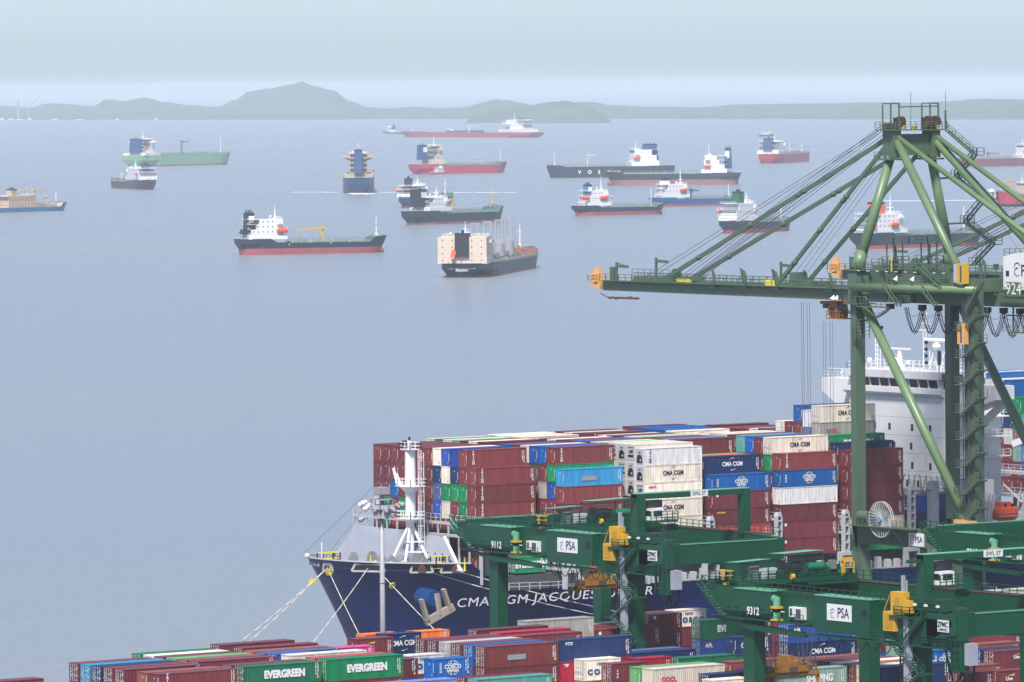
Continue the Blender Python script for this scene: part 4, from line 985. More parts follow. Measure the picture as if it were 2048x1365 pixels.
    b.box(ax[0]-.9, ax[0]+.2, ya-1, ya+1, za+.2, za+1.3)
    B(b, 'rope_sheave', mat('greasy_sheave', (.06, .035, .025), .7, var=.5, scale=2))
    b = MB()
    for x in (ax[0]+1.4, ax[0]+3.2, ax[0]+3.9, ax[1]+.2): b.tube((x, ya-1.6, za+.6), (x+.4, ya-1.4, za+.6), .28, n=10); b.box(x-.2, x+.2, ya-1.9, ya-1.5, za+.2, za+.5)
    B(b, 'sheave_guard', SYEL)
    # forestays with link joints, hoist wires
    for gx, a in zip((g1, g2), ax):
        for y, z, hz in ((ytip-17.5, 62.2, za-1.5), (ytip-50, 61.9, za-2.6)):
            b = MB(); p = Vector((a-.2, ya+1.2, hz)); q = Vector((gx, y, z)); b.bar(p, q, .34, .72)
            for t in (.36, .385, .6, .84): b.sph(p.lerp(q, t), .55, 8, 5)
            B(b, 'forestay', STS)
    b = MB()
    for k, (o1, yy) in enumerate(((0, ytip-22), (.8, ytip-22.5), (1.6, ytip-23), (3.6, ytip-21), (4.4, ytip-21.5), (5.4, ytip-22), (2.4, ytip-23))):
        b.tube((ax[0]-.6+o1*.35, ya+1, za+1.3-.35*k), (g1+o1, yy, 62.6), .05, n=5)
    for k in range(4): b.tube((ax[0]+.5+k*.6, ya+1, za-1.5-.4*k), (g1+1.2+1.35*k, yw+29, 62.6), .035, n=5)
    for k in range(2): b.tube((ax[0]-.4, ya+1, za+.8-.5*k), (g1, ytip-12-k*2, 62.5), .05, n=5)
    b.tube((ax[1]+1, ya-1, za-.5), (X1+6, yl-8, 66), .035, n=5); b.tube((ax[0]+1, ya-1, za-.5), (X1-.6, yl+2, 66), .035, n=5)
    B(b, 'hoist_wire', WIRE)
    # apex stair flights on the right leg
    b = MB(); xr = X2+1.0
    P = [(ax[1]+2.6, ya-.5, za), (ax[1]+2.8, ya-9.8, za-4.2), (ax[1]+2.7, ya-5.6, za-8.4), (ax[1]+2.6, ya-12.6, za-9.2)]
    lev = [88.6, 84.4, 80.6, 76.8, 72.8, 69.2, 65.6]
    for i, (z0, z1) in enumerate(zip(lev[:-1], lev[1:])):
        t0 = (za-z0)/(za-65); t1 = (za-z1)/(za-65); x0 = ax[1]+(X2-ax[1])*t0+1.6; x1 = ax[1]+(X2-ax[1])*t1+1.6
        ya_, yb_ = (ya-2.4, ya-8.6) if i % 2 == 0 else (ya-8.6, ya-2.4)
        b.stair((x0, ya_, z0), (x1, yb_, z1), .8, .12); b.box(x1-.8, x1+.8, yb_-1.4, yb_+.4, z1-.14, z1); b.rail([(x1-.8, yb_+.4, z1), (x1-.8, yb_-1.4, z1), (x1+.8, yb_-1.4, z1), (x1+.8, yb_+.4, z1)], 1.2, 1, .08)
        if i % 2: b.bar((x1, yb_, z1-.1), (x1-.6, yw, z1-.3), .3)
    B(b, 'access_stair', STS)
    # landside leg stairs, lift track
    b = MB(); z = 24.0; k = 0; xs = X1-1.9
    while z < 59:
        z1 = z+4.55
        b.box(xs-.8, xs+.7, yl-.2, yl+1.6, z-.15, z); b.rail([(xs-.8, yl-.2, z), (xs-.8, yl+1.6, z), (xs+.7, yl+1.6, z)], 1.2, .9, .08, 3)
        b.stair((xs, yl-.2, z), (xs, yl-3.9, z+2.6), .8, .12); b.box(xs-.8, xs+.7, yl-5.2, yl-3.8, z+2.45, z+2.6)
        b.rail([(xs-.8, yl-3.8, z+2.6), (xs-.8, yl-5.2, z+2.6), (xs+.7, yl-5.2, z+2.6)], 1.2, .7, .08, 2); b.bar((xs+.6, yl-5.2, z+2.5), (xs+.6, yl-1.2, z+.9), .14)
        b.bar((xs+.75, yl-.3, z+4.3), (xs+.75, yl-3.8, z+2.7), .12)
        z = z1; k += 1
    b.stair((xs, yl-5, 64), (xs, yl-1, 59), .8, .12); b.stair((xs, yl-7.4, 20), (xs, yl-1.5, 23.6), .8, .12)
    zz = 6.5
    while zz < 17: b.stair((xs, yl-.2, zz), (xs, yl-3.9, zz+2.6), .8, .12); b.box(xs-.8, xs+.7, yl-5.2, yl-3.8, zz+2.4, zz+2.6); b.stair((xs, yl-3.9, zz+2.6), (xs, yl-.2, zz+5.0), .8, .12); zz += 5
    B(b, 'leg_stair', STS)
    b = MB(); xt = X1-1.35
    for y in (yl+.9, yl+.4, yl-.1): b.bar((xt, y, 8), (xt, y, 66.5), .12)
    for i in range(80): b.bar((xt, yl-.1, 10+i*.7), (xt, yl+.9, 10+i*.7), .07)
    b.box(xt-.25, xt-.05, yl-.9, yl-.6, 8, 62)
    B(b, 'lift_track', DGR)
    for z, h in ((63.4, 3.4), (53.4, 3.4), (22.4, 1.9)):
        b = MB()
        if h > 2: b.box(xt-1.2, xt-.1, yl-.9, yl+.9, z, z+h); B(b, 'lift_cabin', YEL if z > 60 else PEACH); b = MB(); b.box(xt-1.23, xt-1.19, yl-.3, yl+.1, z+.3, z+h-.4); B(b, 'cabin_door', DGR)
        else: b.box(xt-1.6, xt, yl-.6, yl+1.6, z, z+h); b.box(xt-1.3, xt, yl-2.6, yl-.6, z-.2, z+h-.1); B(b, 'supply_box', PEACH)
    b = MB(); b.box(xt-1.1, xt-.2, yl+.95, yl+1.9, 63.6, 66.6); B(b, 'lift_machine_box', LGR)
    # machinery house with the number board
    b = MB(); hy0, hy1 = yl-15.5, yl-2.8; hx0, hx1 = g1-1.4, g2+2.2; hz0, hz1 = 62.4, 67.8
    b.prism([(hy0, hz0), (hy1, hz0), (hy1, hz1), ((hy0+hy1)/2+2.6, hz1+.75), (hy0, hz1+.3)], hx0, hx1, 'x'); H = B(b, 'machinery_house', WHT)
    b = MB(); b.rail([(hx0+.2, hy1, hz1+.1), (hx0+.2, hy0, hz1+.4)], 1.2, 1.3, .08); b.box(hx0-1.3, hx0, hy0, hy1+.8, hz0-1.0, hz0-.8); b.rail([(hx0-1.3, hy1+.8, hz0-.8), (hx0-1.3, hy0, hz0-.8)], 1.2, 1.3, .08, 3); B(b, 'house_walkway', STS, H)
    b = MB(); b.box(hx0-.05, hx0, hy1-1.5, hy1-.7, hz0+2.2, hz0+3.1); B(b, 'window', GLS, H)
    if full:
        b = MB(); psa_logo(b, 0, 0, 2.0, lambda y, z: (hx0-.03, hy1-3.6-y, hz0+2.7+z)); B(b, 'psa_emblem', MNV, H)
        text('PSA', H, (hx0-.04-X1, hy1-6.6-yw, hz0+3.1-4), 2.7, YM, ZU, MNV, .01, .9, 1.1)
        b = MB(); b.box(hx0-1.42, hx0-1.36, hy1-6.2, hy1-2.4, hz0-1.1, hz0+1.3); NB = B(b, 'number_board', STS, H)
        text(num, NB, (hx0-1.45-X1, hy1-4.3-yw, hz0+.1-4), 2.7, YM, ZU, MRK, .0, .95, 1.05)
    # trolley with cab, falls, festoon
    yt = yw+16.5
    b = MB(); b.box(g1+.4, g2-.4, yt-3, yt+1.5, zb-.7, zb-.2); b.box(g1+.2, g1+2.5, yt-3.6, yt-1.6, zb-3.0, zb-.6); b.rail([(g1+.1, yt-5.2, zb-3.1), (g1+.1, yt-.6, zb-3.1)], 1.2, .9, .08); b.box(g1+.1, g1+2.6, yt-5.2, yt-.6, zb-3.2, zb-3.05); b.box(g1+.3, g1+1.6, yt-1.5, yt-.8, zb-2.6, zb-.8)
    TR = B(b, 'trolley', mat('trolley_orange', (.30, .11, .015), .6, var=.3, scale=1.5))
    b = MB(); b.box(g1+.15, g1+.2, yt-2.7, yt-1.7, zb-2.6, zb-1.2); b.box(g1+.3, g1+1.8, yt-.6, yt+.6, zb-1.4, zb-.6); b.box(g1+.2, g1+.9, yt-4.9, yt-3.8, zb-2.2, zb-.9); B(b, 'cab_window', BLK, TR)
    b = MB(); xr_ = X1+2.3
    for k, o in enumerate((0, .55, 1.6, 2.25)):
        b.tube((xr_, yt+1.8-o, zb-.3), (xr_, yt+1.6-o, 30), .04, n=5)
        b.tube((xr_, yt-4.2-o*1.15, zb-3.5), (xr_, yt-4.3-o*1.15, 30), .04, n=5)
    B(b, 'hoist_rope', WIRE)
    b = MB(); b.box(xr_-.5, xr_+.5, yt-7.5, yt+2.6, 28.8, 30.2); B(b, 'head_block', YEL)
    b = MB(); n_ = 6; y0 = yw-1.8
    for i in range(9):
        ya2 = y0-i*4.25; yb2 = ya2-4.25
        if i == 0: ya2 = yt-5; yb2 = y0
        for dx_, dp in ((0, 0), (.35, .3), (.75, .15)):
            pts = []
            for k in range(13):
                t = k/12; pts.append((g1-.4+dx_, ya2+(yb2-ya2)*(t+.06*math.sin(2*math.pi*t)), zb-.7-(4.1+dp)*(1-(2*t-1)**2)**.8*(.6 if i == 0 else 1)))
            b.poly(pts, .075, 6)
        pts = [(g1-.2, ya2+(yb2-ya2)*k/8, zb-1.0-1.2*(1-(2*k/8-1)**2)) for k in range(9)]; b.poly(pts, .03, 4)
        b.box(g1-.7, g1+.6, yb2-.35, yb2+.35, zb-1.1, zb-.2)
    B(b, 'festoon_cable', CBL)
    # cable reel and platform on the waterside
    b = MB(); rx, ry, rz = X1-2.4, yw-9, 23.3
    for s in (-.22, .22):
        for i in range(36):
            a0 = 2*math.pi*i/36; a1 = 2*math.pi*(i+1)/36
            b.bar((rx+s, ry+3*math.cos(a0), rz+3*math.sin(a0)), (rx+s, ry+3*math.cos(a1), rz+3*math.sin(a1)), .12)
        for i in range(30):
            a0 = 2*math.pi*i/30; b.bar((rx+s*.4, ry+.3*math.cos(a0), rz+.3*math.sin(a0)), (rx+s, ry+3*math.cos(a0), rz+3*math.sin(a0)), .085)
    RL = B(b, 'cable_reel', LGR)
    b = MB(); b.tube((rx-.5, ry, rz), (rx+.6, ry, rz), .45, n=12); B(b, 'reel_hub', mat('hub_blue', (.12, .35, .55), .5), RL)
    b = MB(); b.tube((rx+.1, ry, rz), (rx+.25, ry, rz), 1.5, n=20); B(b, 'cable_coil', mat('cable_brown', (.25, .2, .18), .8), RL)
    b = MB(); b.box(X1-3.0, X1-1.0, yw-17, yw-1, 21.9, 22.1); b.rail([(X1-3.0, yw-12.6, 22.1), (X1-3.0, yw-17, 22.1)], 1.2, 1.1, .08, 3); b.rail([(X1-3.0, yw-1, 22.1), (X1-3.0, yw-6, 22.1)], 1.2, 1.1, .08, 3); b.tube((X1-2.2, yw-3, 23.6), (X1-2.2, yw-5.6, 23.6), .9, n=14); b.box(X1-2.6, X1-1.2, yw-6.2, yw-2.4, 22.1, 24.3)
    for y in (yw-6, yw-8.8, yw-12): b.bar((X1-2.8, y, 21.9), (X1-1.0, y-1.4, 19.0), .28)
    B(b, 'reel_platform', STS)
    b = MB(); b.box(X1-1.06, X1-1.0, yw-18.6, yw-14.6, 19.1, 21.3); SG = B(b, 'sign_board', WHT)
    if full:
        b = MB(); psa_logo(b, 0, 0, 1.25, lambda y, z: (X1-1.08, yw-15.5-y, 19.75+z)); B(b, 'psa_emblem', MNV, SG)
        text('PSA', SG, (-1.1, -17.25, 16.2), 1.45, YM, ZU, MNV, .005, .85)
        text('924', root, (-1.03, .1, 6.6), 1.3, YM, ZU, MRK, .02, .8, stack=True)
    # upper portal details: platforms, ladders, clutter between the legs
    b = MB()
    b.box(X1-1.9, X1+1.9, yw-2.4, yw+1.7, 59.3, 59.5); b.rail([(X1-1.9, yw-4, 59.5), (X1-1.9, yw+1.7, 59.5), (X1+1.9, yw+1.7, 59.5)], 1.2, 1.1, .08, 3)
    b.box(X1-1.9, X1-1, yw-10, yw-2, 58.9, 59.1); b.rail([(X1-1.9, yw-10, 59.1), (X1-1.9, yw-2, 59.1)], 1.2, 1.3, .08, 3)
    b.box(X1-1.7, X1-1, yw-1.6, yw-.7, 53.5, 53.6); b.rail([(X1-1.7, yw-.6, 53.6), (X1-1.7, yw-3.4, 53.6), (X1-.2, yw-3.4, 53.6)], 3.2, .9, .1, 5)
    for x0, y0, z0 in ((X1+4, yw-3, 65.2), (X1+11.5, yw-3, 65.2)):
        for q in ((0, 0), (1.9, 0), (1.9, -1.9), (0, -1.9)): b.bar((x0+q[0], y0+q[1], 60), (x0+q[0], y0+q[1], 69.6), .17)
        for z in (63, 66, 69.4): b.rail([(x0-.6, y0+.6, z), (x0-.6, y0-2.5, z), (x0+2.8, y0-2.5, z), (x0+2.8, y0+.6, z)], 1.3, 1.2, .09); b.box(x0-.6, x0+2.8, y0-2.5, y0+.6, z-.12, z)
        b.stair((x0, y0-2.2, 63), (x0, y0+1.6, 66), .7, .1)
    b.rail([(X1-1.2, yw-1, 65.2), (X1-1.2, yl, 65.2)], 1.2, 1.6, .09, 3); b.stair((X1-1.9, yw-9.5, 62.8), (X1-1.9, yw-13.5, 59.3), .8, .12); b.stair((X1-1.9, yw-19, 66), (X1-1.9, yw-25, 62.4), .8, .12); b.stair((X1-1.9, yw-20, 62), (X1-1.9, yw-23, 59.6), .8, .12)
    b.box(X1-1.5, X1-.8, yw-20.5, yw-18.8, 63.4, 66.4); b.box(X1+2, X2-2, yl, yw-1, 62.6, 62.8)
    b.box(X1-1.9, X1-.6, yw-28, yw-10, 63.2, 63.35); b.rail([(X1-1.9, yw-10, 63.35), (X1-1.9, yw-28, 63.35)], 1.2, 1.3, .09, 3)
    B(b, 'access_platform', STS)
    b = MB(); rr = random.Random(4)
    for i in range(26): x = X1+rr.uniform(0, 18); y = yw-rr.uniform(2, 28); z = rr.choice((59.6, 62.8, 65.2)); b.box(x, x+rr.uniform(.4, 2), y, y+rr.uniform(.4, 1.6), z, z+rr.uniform(.5, 1.7))
    B(b, 'electrical_box', STS)
    b = MB()
    for y in (yw-12.8, yw-17.2, yw+3.2, yw+4.2): b.tube((X1-2.2, y, 63.6 if y < yw else 60.0), (X1-1.8, y-.1, 64.3 if y < yw else 60.7), .45, .12, n=10)
    for i in range(10): x = X1-1.95; y = yw-3-i*2.5; b.box(x, x+.1, y, y+.7, 65.0, 65.12)
    B(b, 'floodlight', WHT)
    b = MB()
    for k in range(9): b.bar((X1-1.75, yw-11.5, 65.0+k*.35), (X1-1.75, yw-11.15, 65.2+k*.35), .13); b.bar((X1-1.75, yw-17, 62.95), (X1-1.75, yw-17-k*.6, 62.95), .1)
    B(b, 'hazard_stripe', SYEL)
    b = MB()
    for q in (yl-4, yl-20): b.bar((g1-.3, q, zb), (g1-.3, q, zb-4.2), .22)
    for q in (zb-1.4, zb-4.2): b.bar((g1-.3, yl-2.6, q), (g1-.3, yl-26, q), .24)
    for k in range(7): b.bar((g1-.3, yl-4-k*3, zb-1.4), (g1-.3, yl-5.5-k*3, zb-4.2), .12)
    b.rail([(g1-1.4, yl-2.6, zb-4.2), (g1-1.4, yl-26, zb-4.2)], 1.2, 1.3, .08, 3)
    B(b, 'cable_truss', STS)
    return root
sts(679.8, 700.5, 846.3, 816.0, 'olive green quay crane marked 924 with its boom lowered over the ship', 925.6)
sts(748.0, 768.7, 846.3, 816.0, 'second olive quay crane at right edge, only its boom tip and stays showing', 942.0, full=False)
# ------------------------------------------------------------ dark green yard gantry cranes
def rtg(X, Y, num, label, ty=-9, spread=13.5, first=True):
    root = thing('yard_gantry_crane', label, 'crane', (X, Y, 4), 0, 'dark green gantry cranes over the yard')
    def B(b, name, mt, par=None, smooth=False): return b.build(name, mt, par or root, smooth)
    GX = 19.6
    for x in (0, GX):
        for y, w in ((0.6, 1.2), (-33.6, 1.9)):
            b = MB(); b.prism([(y-w, 22.3), (y+w, 22.3), (y+w*.78, 2), (y-w*.78, 2)], x-.2, x+1.7, 'x'); B(b, 'leg', RTG)
            b = MB(); b.box(x-2.2, x+3.2, y-.8, y+.8, .9, 2.0)
            for q in (-1.6, .2, 2.2): b.tube((x+q, y-.4, .75), (x+q, y+.4, .75), .75, n=14)
            B(b, 'wheel_bogie', DGR)
        b = MB(); b.prism([(10.3, 26.0), (10.3, 23.9), (5.2, 22.2), (-36, 20.8), (-44, 22.2), (-44, 25.4), (-36, 25.8)], x-.1, x+1.5, 'x'); b.prism([(-38, 21.6), (-44, 22.6), (-44, 25.2), (-38, 25.2)], x-1.4, x-.1, 'x') if x == 0 else None; B(b, 'girder', RTG)
    b = MB()
    for x0, y0, y1 in ((.3, 10.3, -43), (GX+.6, 10.3, -43)):
        b.bar((x0, y0, 26.0), (x0, y1, 25.9), .15); b.rail([(x0-(-.9 if x0 > 5 else .9), y0, 26), (x0-(-.9 if x0 > 5 else .9), y1, 25.6)], 1.15, 1.5, .08)
    B(b, 'walkway_rail', RTG)
    b = MB(); b.box(GX-.2, GX+.1, -43, 10, 25.8, 25.95); b.box(.9, 1.2, -43, 10, 25.8, 25.95); B(b, 'trolley_rail', RUST)
    b = MB(); b.box(1.5, GX, -44.2, -42.6, 22.3, 25.3); b.prism([(1.5, 22.3), (6, 22.3), (GX, 20.6), (GX, 22.3)], -44.1, -42.8, 'y'); b.box(1.5, GX, 8.8, 10.2, 23.9, 26.3)
    b.box(-1.2, .2, -44.6, -42.2, 21.9, 25.9); b.box(-.9, .4, -42.4, -39.2, 20.6, 23.2); B(b, 'end_tie_beam', RTG)
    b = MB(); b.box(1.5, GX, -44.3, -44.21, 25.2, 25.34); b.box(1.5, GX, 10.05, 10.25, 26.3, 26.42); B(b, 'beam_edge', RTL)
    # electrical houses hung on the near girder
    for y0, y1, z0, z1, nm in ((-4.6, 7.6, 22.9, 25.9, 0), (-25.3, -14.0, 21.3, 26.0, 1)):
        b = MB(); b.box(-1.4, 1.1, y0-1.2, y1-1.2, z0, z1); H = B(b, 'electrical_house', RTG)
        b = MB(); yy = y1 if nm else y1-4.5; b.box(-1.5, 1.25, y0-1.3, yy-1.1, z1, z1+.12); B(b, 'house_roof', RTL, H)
        if nm:
            b = MB(); b.box(-1.46, -1.41, -22.8, -17.7, 22.95, 25.1); SG = B(b, 'sign_board', WHT, H)
            b = MB(); psa_logo(b, 0, 0, 1.05, lambda y, z: (-1.48, -18.9-y, 23.55+z)); B(b, 'psa_emblem', MNV, SG)
            text('PSA', SG, (-1.49, -21.1, 23.98), 1.85, YM, ZU, MNV, .005, .8)
            b = MB(); b.box(-1.44, -1.4, -25.9, -24.8, 23.8, 24.8); B(b, 'vent', BLK, H)
    b = MB(); b.box(-1.3, -.12, -13, 7.5, 21.9, 22.1); b.rail([(-1.3, 8, 22.1), (-1.3, -12.5, 22.1)], 1.1, 1.6, .07); b.rail([(-1.5, -26.5, 21.0), (-1.5, -43, 21.0)], 1.1, 1.6, .08, 3); b.box(-1.5, -.12, -42, -13, 20.65, 20.85); b.prism([(8, 21.9), (-2, 21.3), (-12, 20.8), (-12, 20.2), (-1, 20.5)], -.9, -.12, 'x'); B(b, 'service_walkway', RTG)
    text(num, root, (-1.5, -2.05, 23.1), 1.42, YM, ZU, MRK, .02, .9, 1.05)
    b = MB(); b.stair((-1.6, 9.4, 26.2), (-1.6, 4.0, 22.2), .9, .12); B(b, 'upper_stair', RTG)
    b = MB()
    for k in range(11): b.box(-2.05, -1.15, 9.1-k*.49, 9.22-k*.49, 26-k*.36, 26.04-k*.36)
    B(b, 'stair_tread', LGR)
    b = MB(); b.tube((-.9, -5.2, 25.0), (-.9, -6.3, 24.9), .5, n=12); b.tube((-.9, -6.4, 25.2), (-.9, -6.4, 23.9), .52, n=12); b.tube((-.9, -6.4, 23.2), (-.9, -6.4, 22.2), .5, n=12); B(b, 'exhaust_duct', RTL)
    b = MB(); b.box(-1.5, -.3, -7.0, -5.8, 23.7, 24.0); b.box(-1.5, -.3, -7.0, -5.8, 22.1, 22.3); B(b, 'duct_band', YEL)
    b = MB(); b.box(-.9, -.1, -9.9, -9.0, 22.8, 24.1); b.box(-.9, -.1, -11.7, -10.3, 22.5, 24.1); AC = B(b, 'air_conditioner', WHT)
    b = MB(); b.box(-.95, -.88, -9.7, -9.2, 23.0, 23.9); b.box(-.95, -.88, -11.5, -10.5, 22.7, 23.9); B(b, 'fan_grille', DGR, AC)
    # yellow lift tower and cabin
    b = MB(); b.box(-1.9, -.7, -33.8, -31.4, 24.6, 27.5); b.box(-1.95, -1.0, -32.3, -29.9, 22.4, 24.9); b.box(-1.8, -1.0, -35.1, -33.9, 24.9, 26.5); b.bar((-1.8, -30, 25), (-1.8, -31.4, 27.4), .1)
    LT = B(b, 'lift_cabin', YEL)
    b = MB(); b.box(-1.94, -1.9, -33.3, -32.2, 24.9, 26.9); b.box(-1.99, -1.95, -32.0, -30.2, 22.7, 24.6); B(b, 'cabin_door', mat('door_amber', (.5, .27, .015), .5), LT)
    b = MB(); b.box(-2.2, -.2, -35.6, -31.4, 24.2, 24.5); b.rail([(-2.2, -32.4, 24.5), (-2.2, -35.6, 24.5), (-.2, -35.6, 24.5)], 1.2, 1.1, .09, 3)
    b.box(-1.5, .2, -36.5, -31, 22.0, 22.2); b.rail([(-1.2, -33, 25.6), (-1.2, -43, 25.6)], 1.2, 1.4, .08, 3); b.box(-1.2, 0, -43, -32.5, 25.4, 25.6)
    for y in (-33.5, -37, -40.6): b.bar((-1.2, y, 22), (-1.2, y, 25.5), .14)
    b.stair((-1.9, -38.0, 24.6), (-1.9, -33.8, 21.0), .8, .12); b.prism([(-31.5, 20.6), (-37, 20.9), (-43, 23.6), (-43, 24.4), (-31.5, 24.4)], -1.4, -.2, 'x')
    B(b, 'platform', RTG)
    b = MB(); b.box(-1.6, -.9, -34.6, -33.6, 1, 24.2); b.bar((-1.0, -32.9, 27.5), (-1.0, -32.9, 29.6), .4); b.bar((-1.0, -33.6, 27.5), (-1.0, -33.6, 29.0), .18); B(b, 'cable_duct', mat('zinc_grey', (.33, .35, .40), .5))
    b = MB(); b.bar((-1.3, -33.2, 1), (-1.3, -33.2, 22), .18); b.bar((-1.3, -32.6, 1), (-1.3, -32.6, 22), .18)
    for k in range(42): b.bar((-1.3, -33.2, 1.3+k*.5), (-1.3, -32.6, 1.3+k*.5), .08)
    B(b, 'rack_track', BLK)
    b = MB(); b.box(-1.56, -1.46, -42.6, -40.4, 22.9, 24.4); SG = B(b, 'maker_plate', WHT)
    text('ZPMC', SG, (-1.6, -41.5, 23.85), .92, YM, ZU, MNV, .02, .85); text('上海振华重工', SG, (-1.6, -41.5, 23.2), .34, YM, ZU, MNV, .005, .95)
    # zig-zag stair on the near leg
    b = MB(); z = 1.0; k = 0
    for z in (.8, 4.1, 7.4, 10.7, 14.0, 17.3):
        ya, yb = (-31.6, -37.0) if k % 2 == 0 else (-37.0, -31.6)
        b.stair((-1.4, ya, z), (-1.4, yb, z+3.3), .9, .1); s = -1 if k % 2 == 0 else 1
        b.box(-2.0, -.2, min(yb, yb+s*1.4), max(yb, yb+s*1.4), z+3.15, z+3.3); b.rail([(-2.0, yb+s*1.4, z+3.3), (-2.0, yb, z+3.3)], 1.1, .7, .07); k += 1
    B(b, 'leg_stair', RTG)
    b = MB(); k = 0
    for z in (.8, 4.1, 7.4, 10.7, 14.0, 17.3):
        ya, yb = (-31.6, -37.0) if k % 2 == 0 else (-37.0, -31.6)
        for i in range(12): t = (i+.5)/12; y = ya+(yb-ya)*t; b.box(-2.0, -1.0, y-.14, y+.14, z+3.3*t, z+3.3*t+.03)
        k += 1
    B(b, 'stair_tread', LGR)
    # maintenance portal standing on the girders
    b = MB(); b.box(-.6, 1.0, -36.6, -35.0, 25.6, 32.4); b.box(GX-.4, GX+1.0, -36.6, -35.2, 25.6, 32.4); b.box(-.6, GX+1, -36.5, -35.1, 31.6, 32.4); b.box(-2.6, .4, -36.2, -35.4, 31.4, 31.8); MP = B(b, 'service_portal', RTG)
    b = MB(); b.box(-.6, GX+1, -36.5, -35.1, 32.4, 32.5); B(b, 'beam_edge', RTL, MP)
    b = MB(); b.box(9.4, 12.6, -36.58, -36.52, 31.6, 32.5); PL = B(b, 'load_plate', WHT, MP); text('SWL 5T', PL, (11.0, -36.6, 32.05), .75, XR, ZU, DGR, .01)
    b = MB(); b.box(1.2, 4.2, -36.4, -35.6, 30.3, 31.4); b.tube((1.4, -36.2, 30.8), (2.6, -36.2, 30.8), .5, n=10); B(b, 'chain_hoist', BLK, MP)
    b = MB(); b.box(.6, 5.6, -38.4, -35.2, 28.2, 28.5); b.rail([(.6, -38.4, 28.5), (5.6, -38.4, 28.5)], 1.3, 1, .1, 3); b.box(-.2, 4, -38, -35.6, 26.3, 26.6); b.tube((4.6, -37, 27.3), (6.4, -37, 27.3), .5, n=10); B(b, 'side_balcony', RTG, MP)
    b = MB(); b.box(1.4, 3.6, -37.6, -35.8, 28.5, 30.2); B(b, 'operator_cab', WHT, MP)
    b = MB(); b.box(1.37, 1.4, -37.3, -36.1, 29.1, 29.9); b.box(1.7, 3.3, -37.63, -37.6, 29.1, 29.9); B(b, 'cab_window', GLS, MP)
    # trolley with winches and shelters
    T = MB(); T.box(.2, GX, ty-3.6, ty-2.6, 26.1, 26.7); T.box(.2, GX, ty+2.6, ty+3.6, 26.1, 26.7); T.box(.5, GX-.2, ty-3, ty+3, 26.5, 26.7)
    T.rail([(.2, ty+3.6, 26.7), (.2, ty-3.6, 26.7), (GX, ty-3.6, 26.7)], 1.1, 1.4, .08, 3); T.rail([(3, ty-3.6, 26.7), (3, ty+3.6, 26.7)], 1.1, 1.4, .08, 3)
    for x, y, a, bb, h in ((10.2, -3.2, 2.6, 1.4, 1.5), (13.4, -3.2, 2.2, 1.2, 1.2), (6.2, -3.2, 1.4, 1.0, 1.1), (12, 1, 2.5, 1.2, 1.3), (15.6, -3.2, 1.4, 1.2, 1.5), (5, .5, 1.2, 1.2, 1.0), (16, 0, 2.0, 1.2, 1.2), (8, -3.3, .9, .9, .9), (17.6, -3.3, 1.6, 1.1, .9)): T.box(x, x+a, ty+y, ty+y+bb, 26.7, 26.7+h)
    for x in (4.8, 6.6, 9, 11.6, 14.6, 17): T.bar((x, ty-3.3, 26.7), (x, ty-3.3, 28.6), .12); T.bar((x, ty+1, 26.7), (x+.9, ty+1, 28.2), .1)
    T.box(11.2, GX-.5, ty-4.6, ty-3.6, 25.7, 26.0); T.rail([(11.2, ty-4.6, 26.0), (GX-.5, ty-4.6, 26.0)], 1.0, 1.3, .08, 3)
    TR = B(T, 'trolley', RTG)
    b = MB(); b.tube((11.6, ty-2.8, 28.0), (14.4, ty-2.8, 28.0), .62, n=14); b.tube((14.4, ty-2.8, 27.9), (16.3, ty-2.8, 27.9), .42, n=12); b.tube((5, ty-2.9, 27.4), (6.2, ty-2.9, 27.4), .35, n=10); b.tube((12.4, ty+.2, 27.9), (14, ty+.2, 27.9), .5, n=12); b.tube((16.5, ty-3.3, 27.2), (18.2, ty-3.3, 27.2), .4, n=10); B(b, 'hoist_motor', mat('motor_green', (.01, .15, .075), .35), TR)
    b = MB(); b.tube((7.9, ty-2.6, 28.0), (10.7, ty-2.6, 28.0), .72, n=20); b.tube((7.6, ty-2.6, 28.0), (7.9, ty-2.6, 28.0), 1.05, n=22)
    for k in range(8): b.tube((8.1+k*.34, ty-2.6, 28.0), (8.2+k*.34, ty-2.6, 28.0), .78, n=18)
    B(b, 'rope_drum', BLK, TR)
    for x0, x1, y0, y1, z in ((.9, 6.6, ty-1.9, ty+1.2, 29.1), (7.6, 14.4, ty-3.4, ty+.4, 30.0)):
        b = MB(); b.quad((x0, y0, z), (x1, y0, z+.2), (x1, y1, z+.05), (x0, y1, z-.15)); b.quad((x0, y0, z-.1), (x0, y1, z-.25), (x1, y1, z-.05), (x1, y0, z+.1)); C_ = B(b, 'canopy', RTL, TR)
        b = MB()
        for x, y in ((x0+.2, y0+.2), (x1-.2, y0+.2), (x1-.2, y1-.2), (x0+.2, y1-.2)): b.bar((x, y, 26.7), (x, y, z-.1), .13)
        b.bar((x0+.2, y0+.2, z-.9), (x1-.2, y0+.2, z-.8), .1); b.bar((x0+.2, y0+.2, z-.3), (x1-.2, y0+.2, z-.2), .12); B(b, 'canopy_post', RTG, TR)
    b = MB(); b.box(3.0, 4.6, ty-1.6, ty-.2, 26.7, 28.7); b.box(15.2, 16.1, ty-3.8, ty-3.0, 27.6, 28.8); B(b, 'control_cabinet', mat('cabinet_grey', (.16, .19, .19), .5), TR)
    b = MB(); b.box(4.4, 6.4, ty-3.2, ty-2.3, 26.8, 28.2); B(b, 'drive_unit', LGR, TR)
